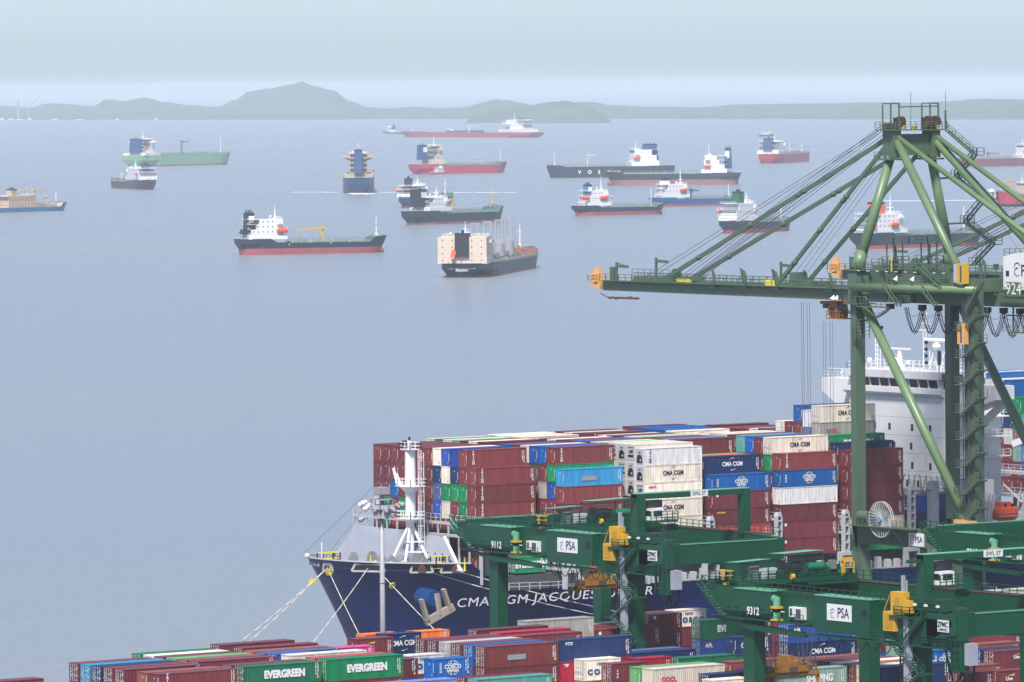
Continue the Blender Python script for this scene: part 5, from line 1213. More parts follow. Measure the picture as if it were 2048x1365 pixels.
    b = MB(); b.rail([(-1.0, ty-1.6, 26.8), (.3, ty-1.6, 26.8), (.3, ty-.2, 26.8), (-1.0, ty-.2, 26.8), (-1.0, ty-1.6, 26.8)], 1.2, .7, .1, 2); b.box(-.6, 0, ty-1, ty-.4, 26.1, 26.4); b.box(16.8, 18.6, ty-4.1, ty-3.9, 28.4, 29.1); b.bar((16.9, ty-4, 26.7), (16.9, ty-4, 28.6), .2); b.rail([(17.2, ty-4.1, 26.9), (18.8, ty-4.1, 26.9)], 1.6, .8, .13, 2); b.tube((8.4, ty-3.6, 26.9), (8.9, ty-3.6, 26.9), .4, n=10); B(b, 'yellow_frame', YEL, TR)
    # spreader on its ropes
    zs = spread; sy = ty-.6
    b = MB()
    for x in (6.6, 7.4, 12.4, 13.2):
        for y in (-2.2, 1.6): b.tube((x, sy+y, 26.3), (x+.2, sy+y*.45, zs+1.9), .045, n=5)
    B(b, 'hoist_rope', WIRE, TR)
    b = MB(); b.box(5.4, 14.6, sy-1.1, sy-.5, zs, zs+.55); b.box(5.4, 14.6, sy+.5, sy+1.1, zs, zs+.55); b.box(5.4, 6.0, sy-1.2, sy+1.2, zs-.3, zs+.6); b.box(14.0, 14.6, sy-1.2, sy+1.2, zs-.3, zs+.6); b.box(7.0, 12.6, sy-1.3, sy+1.3, zs+.5, zs+1.2); b.box(8.2, 11.4, sy-.8, sy+.8, zs+1.2, zs+1.9); b.box(9, 10.6, sy-.6, sy+.6, zs+1.9, zs+2.7)
    for x in (5.5, 14.2):
        for y in (-1.2, 1.0): b.box(x, x+.3, sy+y, sy+y+.25, zs-1.1, zs)
    b.rail([(7.2, sy-1.3, zs+1.2), (12.4, sy-1.3, zs+1.2)], 1.0, .8, .09); b.rail([(6, sy-1.2, zs+.6), (14, sy-1.2, zs+.6)], .7, 1.1, .08)
    SP = B(b, 'spreader', mat('spreader_amber', (.33, .15, .015), .6, var=.45, scale=1.2), TR)
    b = MB(); b.box(9.4, 10.8, sy-1.36, sy-1.3, zs+.5, zs+1.2); b.box(6.2, 7, sy-1.0, sy+1, zs+.6, zs+1.4); b.tube((12.8, sy-.6, zs+1.1), (13.6, sy-.6, zs+1.1), .5, n=10)
    for x in (5.7, 7.3, 12.3, 14.2): b.bar((x, sy-1.1, zs+.6), (x-.4, sy-1.3, zs+3.0), .14); b.bar((x+.5, sy+1, zs+.6), (x+.8, sy+1.2, zs+2.8), .14)
    B(b, 'spreader_drive', DGR, SP)
    b = MB(); b.box(4.7, 5.4, sy-.5, sy+.3, zs+.4, zs+.9); B(b, 'work_light', WHT, SP)
    b = MB(); b.tube((9.2, sy, zs+2.7), (9.2, sy, zs+4.3), .9, .25, n=10); B(b, 'cable_basket', REDM, SP) if ty < 0 else None
    b = MB(); rr2 = random.Random(2)
    for i in range(7):
        y0 = -15-i*2.6; pts = [(-.9, y0-2.4*k/8, 20.6-1.3*(1-(2*k/8-1)**2)) for k in range(9)]; b.poly(pts, .07, 5)
    for y0 in (-43.0, -40.6): b.poly([(1.0+.4*math.sin(k), y0-1.5+3.0*k/10, 20.6-4.6*(1-(2*k/10-1)**2)**.6) for k in range(11)], .16, 6)
    B(b, 'festoon_cable', CBL)
    b = MB(); b.box(-.6, .8, -45.6, -44.6, 18.8, 21.6); B(b, 'transformer_box', mat('zinc_grey', (.33, .35, .40), .5)); b = MB(); b.box(-.9, .4, -44.4, -42.4, 18.0, 23.5); b.rail([(-1.1, -41.6, 18), (-1.1, -44.4, 18)], 4.5, .9, .1, 5); B(b, 'cable_mast', RTG)
    b = MB()
    for y in (6.4, 4.4, 2.9, -2.6, -4.4, -7.0): b.box(-1.4, -1.3, y-1.55, y-.85, 23.35, 23.47)
    for y in (-34, -36.2, -38.6): b.box(-1.4, -1.25, y-1.9, y-1.3, 25.9, 26.2)
    B(b, 'light_fitting', WHT)
    return root
rtg(565.0, 791.4, '9112', 'dark green yard crane numbered 9112 straddling stacks beside the ship bow', ty=-11.5, spread=16.6)
rtg(519.5, 669.4, '9312', 'nearest dark green yard crane numbered 9312 at the bottom right', ty=6.0, spread=13.4)
rtg(608.6, 731.1, '9212', 'dark green yard crane numbered 9212 cut by the right picture edge', ty=-30, spread=14)
# ------------------------------------------------------------ ships at anchor
def vessel(name, label, cat, A, Bw, beam, fb, hullc, boot=(0, None), poop=2.4, fc=2.4, house=(.04, .17), hh=11, hcol=None, funnel=(.02, .07, 7, NAVY), boats=((.10, -1),), boatc=None, mast=1, foremast=9, fmc=None, deckc=None, cranes=(), posts=(), detail=1, flare=1, wings=1, free=0, texts=(), tiers=3, group='ships anchored off the port', band=None, hood=0, fmx=.93, hk=1.0, hwid=.8, gal=1):
    """A, Bw: picture points of stern and bow at the waterline; everything else in metres or fractions of length"""
    a = P0(*A); c = P0(*Bw); a.z = c.z = 0
    return vessel_w(name, label, cat, a, c, beam, fb, hullc, boot, poop, fc, house, hh, hcol, funnel, boats, boatc, mast, foremast, fmc, deckc, cranes, posts, detail, flare, wings, free, texts, tiers, group, band, hood, fmx, hk, hwid, gal)
def vessel_w(name, label, cat, a, c, beam, fb, hullc, boot, poop, fc, house, hh, hcol, funnel, boats, boatc, mast, foremast, fmc, deckc, cranes, posts, detail, flare, wings, free, texts, tiers, group, band, hood, fmx, hk, hwid, gal):
    d = c-a; L = d.length; ang = math.atan2(d.y, d.x)
    root = thing(name, label, cat, (a.x, a.y, 0), ang, group)
    hcol = hcol or WHT; boatc = boatc or ORG; deckc = deckc or DKG; fmc = fmc or WHT; hb = beam/2
    bz, bm = boot
    # hull
    b = MB(); st = [0, .015, .05, .1, .16, .2, .25, .28, .4, .55, .7, .8, .87, .905, .93, .96, .985, 1.0]
    def zd(t): return fb+(poop if t <= .2 else poop*max(0, 1-(t-.2)/.05) if t < .25 else 0)+(0 if t < .87 else fc*min(1, (t-.87)/.035))+ (max(0, t-.9)*4)
    def wk(t, k):   # half breadth, k 0 keel .. 1 deck
        s = min(1, (t/.16))**.55 if k < .5 else min(1, .72+.28*(t/.1)) if t < .1 else 1
        if k < .5 and t < .16: s = .25+.75*(t/.16)**.6
        e = 1 if t < .72 else max(0, 1-((t-.72)/(.28+.02*k))**(2.1+1.2*k))
        return hb*min(s, 1)*e
    K = [0, .5, 1]
    rows = []
    for t in st:
        z = zd(t); zb = max(bz, .01); lv = [(-1.5, .15), (0, .3), (zb, .45), (zb+(z-zb)*.5, .75), (z, 1)]; row = []
        for zz, k in lv:
            rk = (1-k)*1.2; x = t*L
            if t > .9: x -= (t-.9)/.1*L*.045*rk*flare
            if t < .05: x += (1-t/.05)*L*.035*max(0, .9-k)*1.1
            row.append((x, wk(t, k), zz))
        rows.append(row)
    n = 5
    for sg in (-1, 1):
        base = len(b.v)
        for r in rows: b.v += [(x, sg*w, z) for x, w, z in r]
        for i in range(len(rows)-1):
            for j in range(n-1):
                q = (base+i*n+j, base+(i+1)*n+j, base+(i+1)*n+j+1, base+i*n+j+1); b.f.append(q if sg < 0 else q[::-1]); b.m.append(1 if j < 2 and bm else 0)
    r = rows[0]
    for j in range(n-1): b.quad((r[j][0], -r[j][1], r[j][2]), (r[j+1][0], -r[j+1][1], r[j+1][2]), (r[j+1][0], r[j+1][1], r[j+1][2]), (r[j][0], r[j][1], r[j][2]), 1 if j < 2 and bm else 0)
    if bz > 1.5: b.sph((L*.965, 0, bz*.35), bz*.55, 10, 6, .9, 1 if bm else 0)
    hull_o = b.build('hull', [hullc, bm or hullc], root)
    b = MB()
    for (p, q) in zip(rows[:-1], rows[1:]):
        p, q = p[-1], q[-1]; b.quad((p[0], -p[1]*.97, p[2]-.35), (q[0], -q[1]*.97, q[2]-.35), (q[0], q[1]*.97, q[2]-.35), (p[0], p[1]*.97, p[2]-.35))
    b.build('deck', deckc, root)
    # accommodation
    x0, x1 = house[0]*L, house[1]*L; z0 = fb+poop-.3; w = hb*hwid
    b = MB(); hgt = hh/tiers
    b.box(x0, x1+L*.02, -hb*.93, hb*.93, z0, z0+hgt*.8)
    for i in range(tiers): k = (i*.02*L if i else 0)*gal; b.box(x0+k*.9+(L*.02*gal if i > 1 else 0), x1-(0 if i < tiers-1 else L*.006), -w, w, z0+hgt*(.8 if i == 0 else i), z0+hgt*(i+1))
    zt = z0+hh
    if wings: b.box(x1-L*.045, x1-L*.012, -hb*1.02, hb*1.02, zt-hgt*.95, zt-hgt*.45); b.prism([(-w, zt-hgt*1.6), (-hb, zt-hgt*.95), (hb, zt-hgt*.95), (w, zt-hgt*1.6)], x1-L*.04, x1-L*.018, 'x')
    b.box(x1-L*.06, x1-L*.004, -w*.95, w*.95, zt-.1, zt+.35)
    H = b.build('deckhouse', hcol, root)
    b = MB()
    for i in range(tiers):
        z = z0+hgt*(i+.5)
        if i == tiers-1:
            for y in [(-.85+.19*k)*w for k in range(10)]: b.box(x1-L*.008, x1-L*.0035, y, y+w*.13, z+hgt*.02, z+hgt*.3)
        for sg in (-1, 1):
            m_ = 6
            for k in range(m_): x = x0+L*.03+(x1-x0-L*.045)*k/m_; b.box(x, x+.7, sg*w-.04, sg*w+.04, z-.3, z+.4)
        for k in range(5): y = -w*.8+k*w*.4; b.box(x0+L*.02*i*.9*gal+(L*.02*gal if i > 1 else 0)-.05, x0+L*.02*i*.9*gal+(L*.02*gal if i > 1 else 0)+.03, y-.3, y+.3, z-.3, z+.3)
    b.build('window', GLS, H)
    b = MB()
    for i in range(1, tiers+1):
        z = z0+hgt*i; b.rail([(x0+L*.01, -hb*.9, z0+hgt*.8), (x1+L*.02, -hb*.9, z0+hgt*.8)], 1.1, 2.4, .12); (b.box(x0, x0+L*.02*i, -w, w, z-.2, z), b.rail([(x0+L*.005, -w, z), (x0+L*.005, w, z)], 1.1, 2.4, .12)) if gal else None
    for x in range(int(x0), int(x1), 4): b.bar((x, -hb*.92, z0), (x, -hb*.92, z0+hgt), .3)
    b.rail([(0.5, -hb*.7, z0), (x0, -hb*.93, z0), ], 1.1, 2, .12); b.rail([(.5, -hb*.7, z0), (.5, hb*.7, z0)], 1.1, 2, .12)
    b.rail([(x1-L*.05, -w, zt+.3), (x1-L*.01, -w, zt+.3), (x1-L*.01, w, zt+.3)], 1.1, 2, .12)
    b.build('rails', WHT, H)
    if funnel:
        f0, f1, fh, fcol = funnel[:4]; b = MB(); fx0, fx1 = f0*L, f1*L; fw = hb*.3*(funnel[4] if len(funnel) > 4 else 1)
        b.prism([(fx0, z0+hgt), (fx1, z0+hgt), (fx1-.15*(fx1-fx0), z0+fh+hgt), (fx0+.12*(fx1-fx0), z0+fh+hgt)], -fw, fw, 'y'); FU = b.build('funnel', fcol, root)
        b = MB()
        for k in range(3): x = fx0+(fx1-fx0)*(.25+.25*k); b.tube((x, 0, z0+fh+hgt), (x-.4, 0, z0+fh+hgt+1.6), .42, n=8)
        b.prism([(fx0+.1*(fx1-fx0), z0+fh+hgt-.9), (fx1-.12*(fx1-fx0), z0+fh+hgt-.9), (fx1-.14*(fx1-fx0), z0+fh+hgt+.1), (fx0+.1*(fx1-fx0), z0+fh+hgt+.1)], -fw*1.04, fw*1.04, 'y')
        b.build('exhaust_pipe', BLK, FU)
        if band: b = MB(); b.prism([(fx0+.3*(fx1-fx0), z0+hgt+fh*.52), (fx1-.12*(fx1-fx0), z0+hgt+fh*.52), (fx1-.14*(fx1-fx0), z0+hgt+fh*.85), (fx0+.3*(fx1-fx0), z0+hgt+fh*.85)], -fw*1.06, fw*1.06, 'y'); b.build('funnel_badge', band, FU)
        if hood: b = MB(); b.prism([(fx0-.02*L, z0+hgt*1.1), (fx1+.02*L, z0+hgt*1.1), (fx1+.015*L, z0+hgt*2), (fx0-.01*L, z0+hgt*2)], -fw*1.5, fw*1.5, 'y'); b.build('casing_top', fcol, FU)
    for t, sg in boats:
        b = MB(); zz = z0+hgt*1.25*hk
        if free:
            k = len(b.v); lifeboat_shape(b, -3.6, 3.6, 0, -1.1, 2.4, 2.5); c_, s_ = math.cos(.6), math.sin(.6)
            b.v = [(x0-L*.012+x*c_+z*s_, y+sg*hb*.3, z0+hgt*1.5+x*s_-z*c_*-1) for x, y, z in b.v]
        else: lifeboat_shape(b, t*L-3.4, t*L+3.4, sg*hb*.98, zz, 2.5, 2.7)
        b.build('lifeboat', boatc, root)
        if not free:
            b = MB()
            for q in (-3, 3): b.bar((t*L+q, sg*hb*.85, z0), (t*L+q, sg*hb*.98, zz+3.8), .35)
            b.build('davit', hcol, root)
    if mast:
        b = MB(); x = x1-L*.035; b.tube((x, 0, zt), (x, 0, zt+6.0*mast), .45, .22, n=8); b.bar((x, -1.8, zt+3.6*mast), (x, 1.8, zt+3.6*mast), .22); b.bar((x, -2.5, zt+2.2*mast), (x, 2.5, zt+2.2*mast), .3, .4); b.box(x-.8, x+.8, -.9, .9, zt, zt+1.4); b.tube((x, 0, zt+6*mast), (x, 0, zt+8*mast), .12, n=5)
        b.sph((x-1.5, w*.6, zt+1.5), .75, 8, 6); b.sph((x-1, -w*.55, zt+1.2), .55, 8, 6); b.tube((x-1.5, w*.6, zt), (x-1.5, w*.6, zt+1), .2, n=6)
        b.build('radar_mast', WHT, root)
    if foremast:
        b = MB(); x = fmx*L; z = zd(fmx); b.tube((x, 0, z), (x, 0, z+foremast), .42, .2, n=8); b.bar((x, -1.3, z+foremast*.7), (x, 1.3, z+foremast*.7), .22); b.box(x-.7, x+.7, -.7, .7, z, z+1.6); b.box(x-.5, x+.5, -.8, .8, z+foremast*.62, z+foremast*.62+.2)
        b.build('foremast', fmc, root)
    # deck fittings between house and forecastle
    if detail:
        rr = random.Random(int(L*10)); xa, xb = (house[1]+.05)*L, .86*L
        if house[0] > .6: xa, xb = .14*L, (house[0]-.03)*L
        b = MB()
        for y in (-.25, -.1, .05, .2): b.tube((xa, y*beam, fb+.9), (xb, y*beam, fb+.9), .28, n=6)
        b.box(xa, xb+L*.02, -.35, .35, fb+1.7, fb+1.95); b.rail([(xa, -.5, fb+1.95), (xb, -.5, fb+1.95)], 1.1, 3.5, .12)
        for k in range(int((xb-xa)/5)): b.bar((xa+5*k, 0, fb), (xa+5*k, 0, fb+1.8), .25); b.bar((xa+5*k, -.42*beam, fb+.5), (xa+5*k, .42*beam, fb+.5), .18)
        b.build('deck_piping', mat('pipe_grey_green', (.16, .24, .22), .6, var=.4, scale=1), root)
        b = MB()
        for k in range(int(L*.28)):
            x = rr.uniform(xa, xb); y = rr.uniform(-.4, .4)*beam; s = rr.uniform(.4, 1.2); b.box(x, x+s*1.4, y, y+s, fb, fb+s*rr.choice((1, 1, 1.8)))
        for k in range(9): x = rr.uniform(.88, .96)*L; b.box(x, x+1.3, -hb*.3+k*hb*.07, -hb*.3+k*hb*.07+.8, zd(.93)-.3, zd(.93)+rr.uniform(.6, 1.6))
        for k in range(8): x = rr.uniform(.01, house[0]+.01)*L; y = rr.uniform(-.7, .6)*hb; b.box(x, x+1.0, y, y+1, z0-.1, z0+rr.uniform(.7, 1.7))
        b.build('deck_fittings', mat('fitting_mix', (.34, .33, .30), .7, var=.6, scale=.9), root)
        b = MB(); b.rail([(xa, -hb*.95, fb-.3), (xb, -hb*.95, fb-.3)], 1.3, 2.5, .13); b.rail([(xa, hb*.95, fb-.3), (xb, hb*.95, fb-.3)], 1.3, 3, .13)
        b.rail([(.9*L, -wk(.9, 1)*.97, zd(.9)), (.96*L, -wk(.96, 1)*.97, zd(.96)), (.995*L, 0, zd(1))], 1.1, 1.8, .13); b.build('side_rails', mat('rail_pale', (.45, .5, .46), .6), root)
    for t, h, arm, colr, sg in cranes:
        b = MB(); x = t*L; b.tube((x, 0, fb), (x, 0, fb+h), .8, .6, n=10); b.bar((x, 0, fb+h), (x+sg*arm, 0, fb+h-.5), .7, .9); b.bar((x, 0, fb+h+1.0), (x+sg*arm*.45, 0, fb+h-.1), .35); b.bar((x, 0, fb+h*.55), (x+sg*arm*.3, 0, fb+h-.4), .35); b.box(x-1, x+1, -1, 1, fb+h-.6, fb+h+1.2); b.bar((x+sg*arm, 0, fb+h-.4), (x+sg*arm, 0, fb+h-1.6), .3)
        b.build('deck_crane', colr, root)
    for t, h, wd, colr in posts:
        b = MB(); x = t*L; b.tube((x, 0, fb), (x, 0, fb+h*.4), wd, wd*.85, n=10); b.bar((x, wd*.55, fb+h*.35), (x, wd*.55, fb+h), .9, 1.1); b.bar((x, -wd*.55, fb+h*.35), (x, -wd*.55, fb+h), .9, 1.1); b.box(x-.7, x+.7, -wd, wd, fb+h*.35, fb+h*.5); b.box(x-.5, x+.5, -wd*.7, wd*.7, fb+h-1, fb+h); b.bar((x, 0, fb+h*.4), (x+14, 0, fb+h*.42), 1.0, .8)
        b.build('cargo_crane', colr, root)
    for tx in texts:
        s, where, size, mt = tx[:4]
        if where == 'stern': text(s, hull_o, (-.2+L*.006, 0, fb+poop-tx[4]), size, YM, ZU, mt, .02, 1.1)
        elif where == 'side': text(s, hull_o, (tx[5]*L, -hb-.12, tx[4]), size, XR, ZU, mt, .03, 1.0, tx[6] if len(tx) > 6 else 1)
        elif where == 'port': text(s, hull_o, (tx[5]*L, hb+.12, tx[4]), size, (-1, 0, 0), ZU, mt, .03, 1.0, tx[6] if len(tx) > 6 else 1)
    return root
RB = mat('antifouling_red', (.30, .07, .075), .6, var=.15, scale=.15)
RB2 = mat('faded_antifouling', (.26, .12, .12), .65, var=.2, scale=.12)
HB = mat('hull_black_blue', (.010, .022, .045), .45, var=.2, scale=.15, streak=1)
HN = mat('hull_blue', (.012, .055, .16), .45, var=.2, scale=.15, streak=1)
HG = mat('hull_green', (.22, .42, .27), .55, var=.15, scale=.1, streak=1)
HR = mat('hull_red', (.42, .03, .07), .5, var=.15, scale=.12, streak=1)
HC2 = mat('hull_cyan_blue', (.02, .16, .34), .5, var=.15, scale=.15)
HP = mat('hull_plum', (.17, .05, .07), .6, var=.3, scale=.1, streak=1)
FB = mat('funnel_blue', (.01, .06, .20), .5)
V = vessel
V('tanker', 'black tanker with dull red waterline and yellow hose crane, nearest at left', 'tanker', (474, 510.5), (772, 505), 15.5, 6.6, HB, (3.6, RB), house=(.055, .29), hh=11.5, funnel=(.05, .115, 12.5, BLK, 1.2), boats=((.275, -1),), cranes=((.575, 8, 17, YEL, -1),), foremast=11, fmx=.935, poop=2.6, fc=3.0, band=WHT, hood=1, tiers=4, texts=(('T', 'side', 1.4, MRK, 5.6, .32), ('T', 'side', 1.4, MRK, 5.9, .60)))
V('bulk_carrier', 'bulk carrier seen from astern with cream bridge, orange lifeboat and tall cargo cranes', 'cargo ship', (923, 556), (1046, 532), 27, 6.6, HB, (1.1, RB), poop=.6, fc=3.6, house=(.012, .10), hh=13.5, hcol=CRM, funnel=(.006, .04, 12, BLK, .9), boats=((.02, 1),), free=1, foremast=12, fmx=.95, deckc=DKR, posts=((.22, 20, 3.2, GRY), (.42, 20, 3.2, GRY), (.6, 20, 3.2, GRY), (.76, 21, 3.2, GRY)), tiers=4, hwid=.92, hk=1.0, band=BLU, gal=0, texts=(('KSL LAOYANG', 'stern', 1.9, MRK, 2.2), ('MAJURO', 'stern', 1.5, MRK, 3.6)))
V('tanker', 'large pale green tanker with dark blue box funnel at upper left', 'tanker', (262, 334), (455, 329.0), 40, 13.5, HG, (1.8, RB2), poop=0, fc=1.2, house=(.05, .16), hh=20, funnel=(.035, .085, 17, FB, 1.3), boats=((.02, -1),), cranes=((.52, 16, 16, DKG, 1),), foremast=22, hwid=.62, hk=1.6, mast=1.5, tiers=5, texts=())
V('tanker', 'small navy tanker with white deckhouse low at the left, bow pointing away', 'tanker', (299, 380.5), (229, 376.5), 18, 7.2, HB, (1.2, RB2), house=(.03, .42), hh=11, funnel=(.05, .16, 11, FB, 1.1), boats=((.1, -1), (.1, 1)), foremast=9, deckc=DKR, fmx=.8, hwid=.9)
V('dredger', 'buff hopper dredger with bright blue hull cut by the left edge', 'dredger', (-60, 427.5), (131, 421), 17, 3.4, HC2, (0, None), poop=.4, fc=3.0, house=(.32, .62), hh=9, hcol=mat('buff_paint', (.50, .38, .24), .6, var=.25, scale=.4), funnel=(.40, .47, 10, mat('buff_paint', (.5, .38, .24)), 1), boats=(), foremast=9, cranes=((.66, 13, 12, mat('buff_pale', (.62, .47, .28), .6), 1), (.60, 14, 9, mat('buff_pale', (.62, .47, .28), .6), -1), (.80, 8, 8, mat('buff_pale', (.62, .47, .28), .6), -1)), mast=0, deckc=mat('buff_paint', (.5, .38, .24)), wings=0, tiers=2, fmx=.9)
V('cargo_ship', 'blue cargo ship steaming toward the camera side, buff bridge wings and dark funnel', 'cargo ship', (717, 387), (719, 377), 28, 13.2, HN, (1.5, RB2), poop=.8, house=(.04, .16), hh=22, hcol=mat('buff_paint', (.5, .38, .24)), funnel=(.0, .05, 21, FB, .85), boats=((.03, -1),), hwid=.55, foremast=9, mast=1.3, tiers=5, texts=(('NORDIC', 'stern', 2.0, MRK, 3.4),)[:0])
V('tanker', 'bright red tanker with cream bridge block and small white deck crane', 'tanker', (826, 349), (1012, 345.5), 24, 9.2, HR, (1.2, mat('hull_red', (.42, .03, .07))), poop=1.6, fc=2.6, house=(.16, .26), hh=20, hcol=CRM, funnel=(.065, .135, 16, FB, 1.2), boats=((.05, 1),), free=1, cranes=((.74, 8, 22, LGR, -1),), foremast=15, mast=1.6, band=WHT, fmx=.94, tiers=4)
V('tanker', 'very long faded red tanker far off in front of the islands', 'tanker', (1075, 275.5), (806, 274), 40, 8.5, HR, (0, None), poop=1, fc=1.5, house=(.06, .2), hh=22, hcol=WHT, funnel=(.065, .12, 18, LGR, 1.4), boats=(), foremast=18, cranes=((.5, 12, 34, WHT, -1),), mast=2.2, deckc=DKR, hwid=.5, detail=0)
V('tugboat', 'tiny dark tug with white cabin ahead of the far red tanker', 'tugboat', (805, 268.5), (766, 266.5), 12, 3, HN, (0, None), poop=0, fc=1.5, house=(.5, .7), hh=10, funnel=(.4, .48, 9, BLK), boats=(), foremast=0, mast=.6, detail=0, wings=0, tiers=2)
V('barge', 'long flat dark barge beyond the far red tanker', 'barge', (895, 268), (968, 267), 20, 6, HN, (0, None), poop=0, fc=0, house=(.02, .06), hh=3, funnel=None, boats=(), foremast=0, mast=0, detail=0, wings=0, tiers=1)
V('pilot_boat', 'small red and white launch alongside the bright red tanker', 'boat', (861, 349.5), (892, 348.6), 6, 2.2, mat('launch_red', (.5, .03, .06), .5), (0, None), poop=0, fc=.6, house=(.38, .72), hh=5, funnel=None, boats=(), foremast=0, mast=.5, detail=0, wings=0, tiers=2)
V('tanker', 'blue tanker with twin orange lifeboats half hidden behind a darker one', 'tanker', (812, 416), (899, 407), 17, 6.4, HN, (1.8, RB), house=(.02, .3), hh=9, funnel=(.03, .09, 12, BLK, 1), boats=((.04, -1), (.04, 1)), foremast=12, poop=2, fmx=.9)
V('tanker', 'dark navy tanker with yellow foremast and orange free-fall lifeboat', 'tanker', (818, 450.5), (1003, 443.5), 19, 7.4, HB, (1.6, RB2), poop=2.2, fc=3.6, house=(.12, .33), hh=9.5, funnel=(.055, .15, 12, BLK, 1.4), boats=((.05, .4),), free=1, cranes=((.46, 9, 13, YEL, -1),), foremast=15, fmc=mat('mast_yellow', (.6, .5, .06), .6), fmx=.90, band=WHT, tiers=3)
V('tanker', 'black tanker marked VOSL on its side, dark blue funnel', 'tanker', (1346, 353.5), (1094, 356.5), 24, 11.2, HB, (0, None), poop=.4, fc=1.6, house=(.13, .33), hh=17, funnel=(.12, .25, 17, FB, 1.2), boats=((.31, 1),), foremast=13, mast=1.5, cranes=((.68, 12, 10, CRM, -1),), fmx=.94, deckc=DKG, texts=(('V', 'port', 5.2, MRK, 5.6, .765), ('O', 'port', 5.2, MRK, 5.6, .685), ('S', 'port', 5.2, MRK, 5.6, .61), ('L', 'port', 5.2, MRK, 5.6, .53)))
V('tanker', 'black tanker with pink-brown waterline, white bridge at its right end', 'tanker', (1482, 369.3), (1211, 371.3), 26, 10.6, HB, (5.2, RB2), poop=.8, fc=2.0, house=(.10, .27), hh=16.5, funnel=(.065, .125, 19.5, FB, 1.1), boats=((.245, 1),), foremast=9, fmc=REDM, mast=1.5, fmx=.95, deckc=DKG, band=WHT, tiers=4)
V('tanker', 'navy and red tanker with light blue funnel and white bridge at left', 'tanker', (1150, 432), (1327, 428), 14, 5.6, HB, (2.6, RB), poop=1.8, fc=1.6, house=(.09, .33), hh=11, funnel=(.11, .18, 12, mat('funnel_mid_blue', (.02, .17, .38), .5), 1.2), boats=((.265, -1), (.06, -1)), foremast=14, fmx=.86, cranes=((.42, 8, 5, LGR, -1),), band=WHT, mast=1.4)
V('tanker', 'royal blue tanker with white bridge behind the light-blue-funnelled one', 'tanker', (1306, 414), (1474, 410), 13, 5.4, mat('hull_royal_blue', (.015, .09, .24), .45), (1.6, RB), poop=1.8, fc=1.8, house=(.08, .36), hh=10.5, funnel=(.09, .19, 11, WHT, 1.1), boats=((.3, -1),), foremast=10, fmx=.90, cranes=((.45, 7, 8, FB, 1),), band=None, mast=1.7)
V('tanker', 'red tanker seen from astern quarter with a blue funnel at upper right', 'tanker', (1533, 327.5), (1609, 323), 28, 10.5, HR, (0, None), poop=.8, fc=1.6, house=(.04, .24), hh=15, funnel=(.03, .09, 14, FB, 1.3), boats=(), foremast=10, cranes=((.5, 9, 12, WHT, -1), (.62, 9, 12, CRM, 1)), mast=1.3, hwid=.85, deckc=DKR)
V('supply_boat', 'tiny faded boat far beyond the red tanker at upper right', 'boat', (1520, 273.5), (1547, 273.5), 10, 3.2, HN, (0, None), poop=0, fc=1.2, house=(.3, .8), hh=4.5, hcol=CRM, funnel=None, boats=(), foremast=0, mast=.5, detail=0, wings=0, tiers=1)
V('tanker', 'navy tanker with dark green funnel and open white stern galleries', 'tanker', (1452, 468), (1577, 461.5), 14.5, 6.6, HB, (2.4, RB), poop=1.6, fc=1.6, house=(.03, .36), hh=11.5, funnel=(.15, .24, 15, mat('funnel_green', (.01, .10, .05), .5), 1.2), boats=((.06, 1),), free=0, foremast=9, mast=1, cranes=((.44, 8, 12, WHT, 1),), fmx=.88)
V('tanker', 'dark blue tanker with orange funnel behind the quay crane legs', 'tanker', (1714, 499), (1962, 490), 17, 7.4, HB, (2.0, RB), poop=2.0, fc=2.4, house=(.05, .30), hh=11, funnel=(.11, .20, 15, mat('funnel_orange', (.65, .13, .04), .5), 1.3), boats=((.22, -1), (.04, -1)), boatc=ORG, foremast=16, mast=1.6, fmx=.86, tiers=4)
V('tanker', 'red ship cut by the right edge behind the crane stays', 'tanker', (2110, 412), (1994, 414), 18, 9, HR, (2, HB), poop=1, house=(.1, .6), hh=8, hcol=CRM, funnel=(.3, .42, 12, BLK), boats=(), foremast=5, cranes=((.75, 11, 9, YEL, 1),), deckc=DKR)
V('tugboat', 'small red tug half hidden beside the crane stays at right', 'tugboat', (1962, 402), (1993, 401), 7, 2.4, HR, (0, None), poop=0, fc=1, house=(.4, .75), hh=5, funnel=None, boats=(), foremast=0, mast=.5, detail=0, wings=0, tiers=2)
V('tanker', 'long plum-coloured tanker cut by the right edge, white house with orange boat', 'tanker', (2085, 331.5), (1908, 334), 24, 8.6, HP, (0, None), poop=.5, fc=.8, house=(.1, .26), hh=15, funnel=(.05, .12, 17, FB), boats=((.24, 1),), foremast=6, deckc=DKR, cranes=((.62, 6, 14, HP, -1),))
# wash behind the moving cargo ship, and a faint wake line
FO = mat('foam', (.75, .78, .8), .9)
b = MB(); rr = random.Random(9)
for i in range(26):
    x = 700+i*1.8+rr.uniform(-3, 3); y = 387.5+rr.uniform(-.5, 1.4); p = P0(x, y, .12); s = rr.uniform(.6, 1.6)
    b.tube((p.x-2*s, p.y+1.3*s, .05), (p.x+2*s, p.y-1.3*s, .05), .22, n=4)
for i in range(60):
    x = 590+i*7.5+rr.uniform(-3, 3)
    if 680 < x < 755: continue
    y = 384.8+(.4 if x > 750 else 0)+rr.uniform(-.4, .4); p = P0(x, y, .1); s = rr.uniform(.5, 1.8); b.tube((p.x-2*s, p.y+1.3*s, .03), (p.x+2*s, p.y-1.3*s, .03), .14, n=4)
for i in range(60):
    x = 1770+i*3.4; p = P0(x, 402.3-(x-1770)*.008+rr.uniform(-.2, .2), .1); b.tube((p.x-2, p.y+1.3, .03), (p.x+2.5, p.y-1.5, .03), .16, n=4)
tag(b.build('wake_foam', FO), kind='structure')
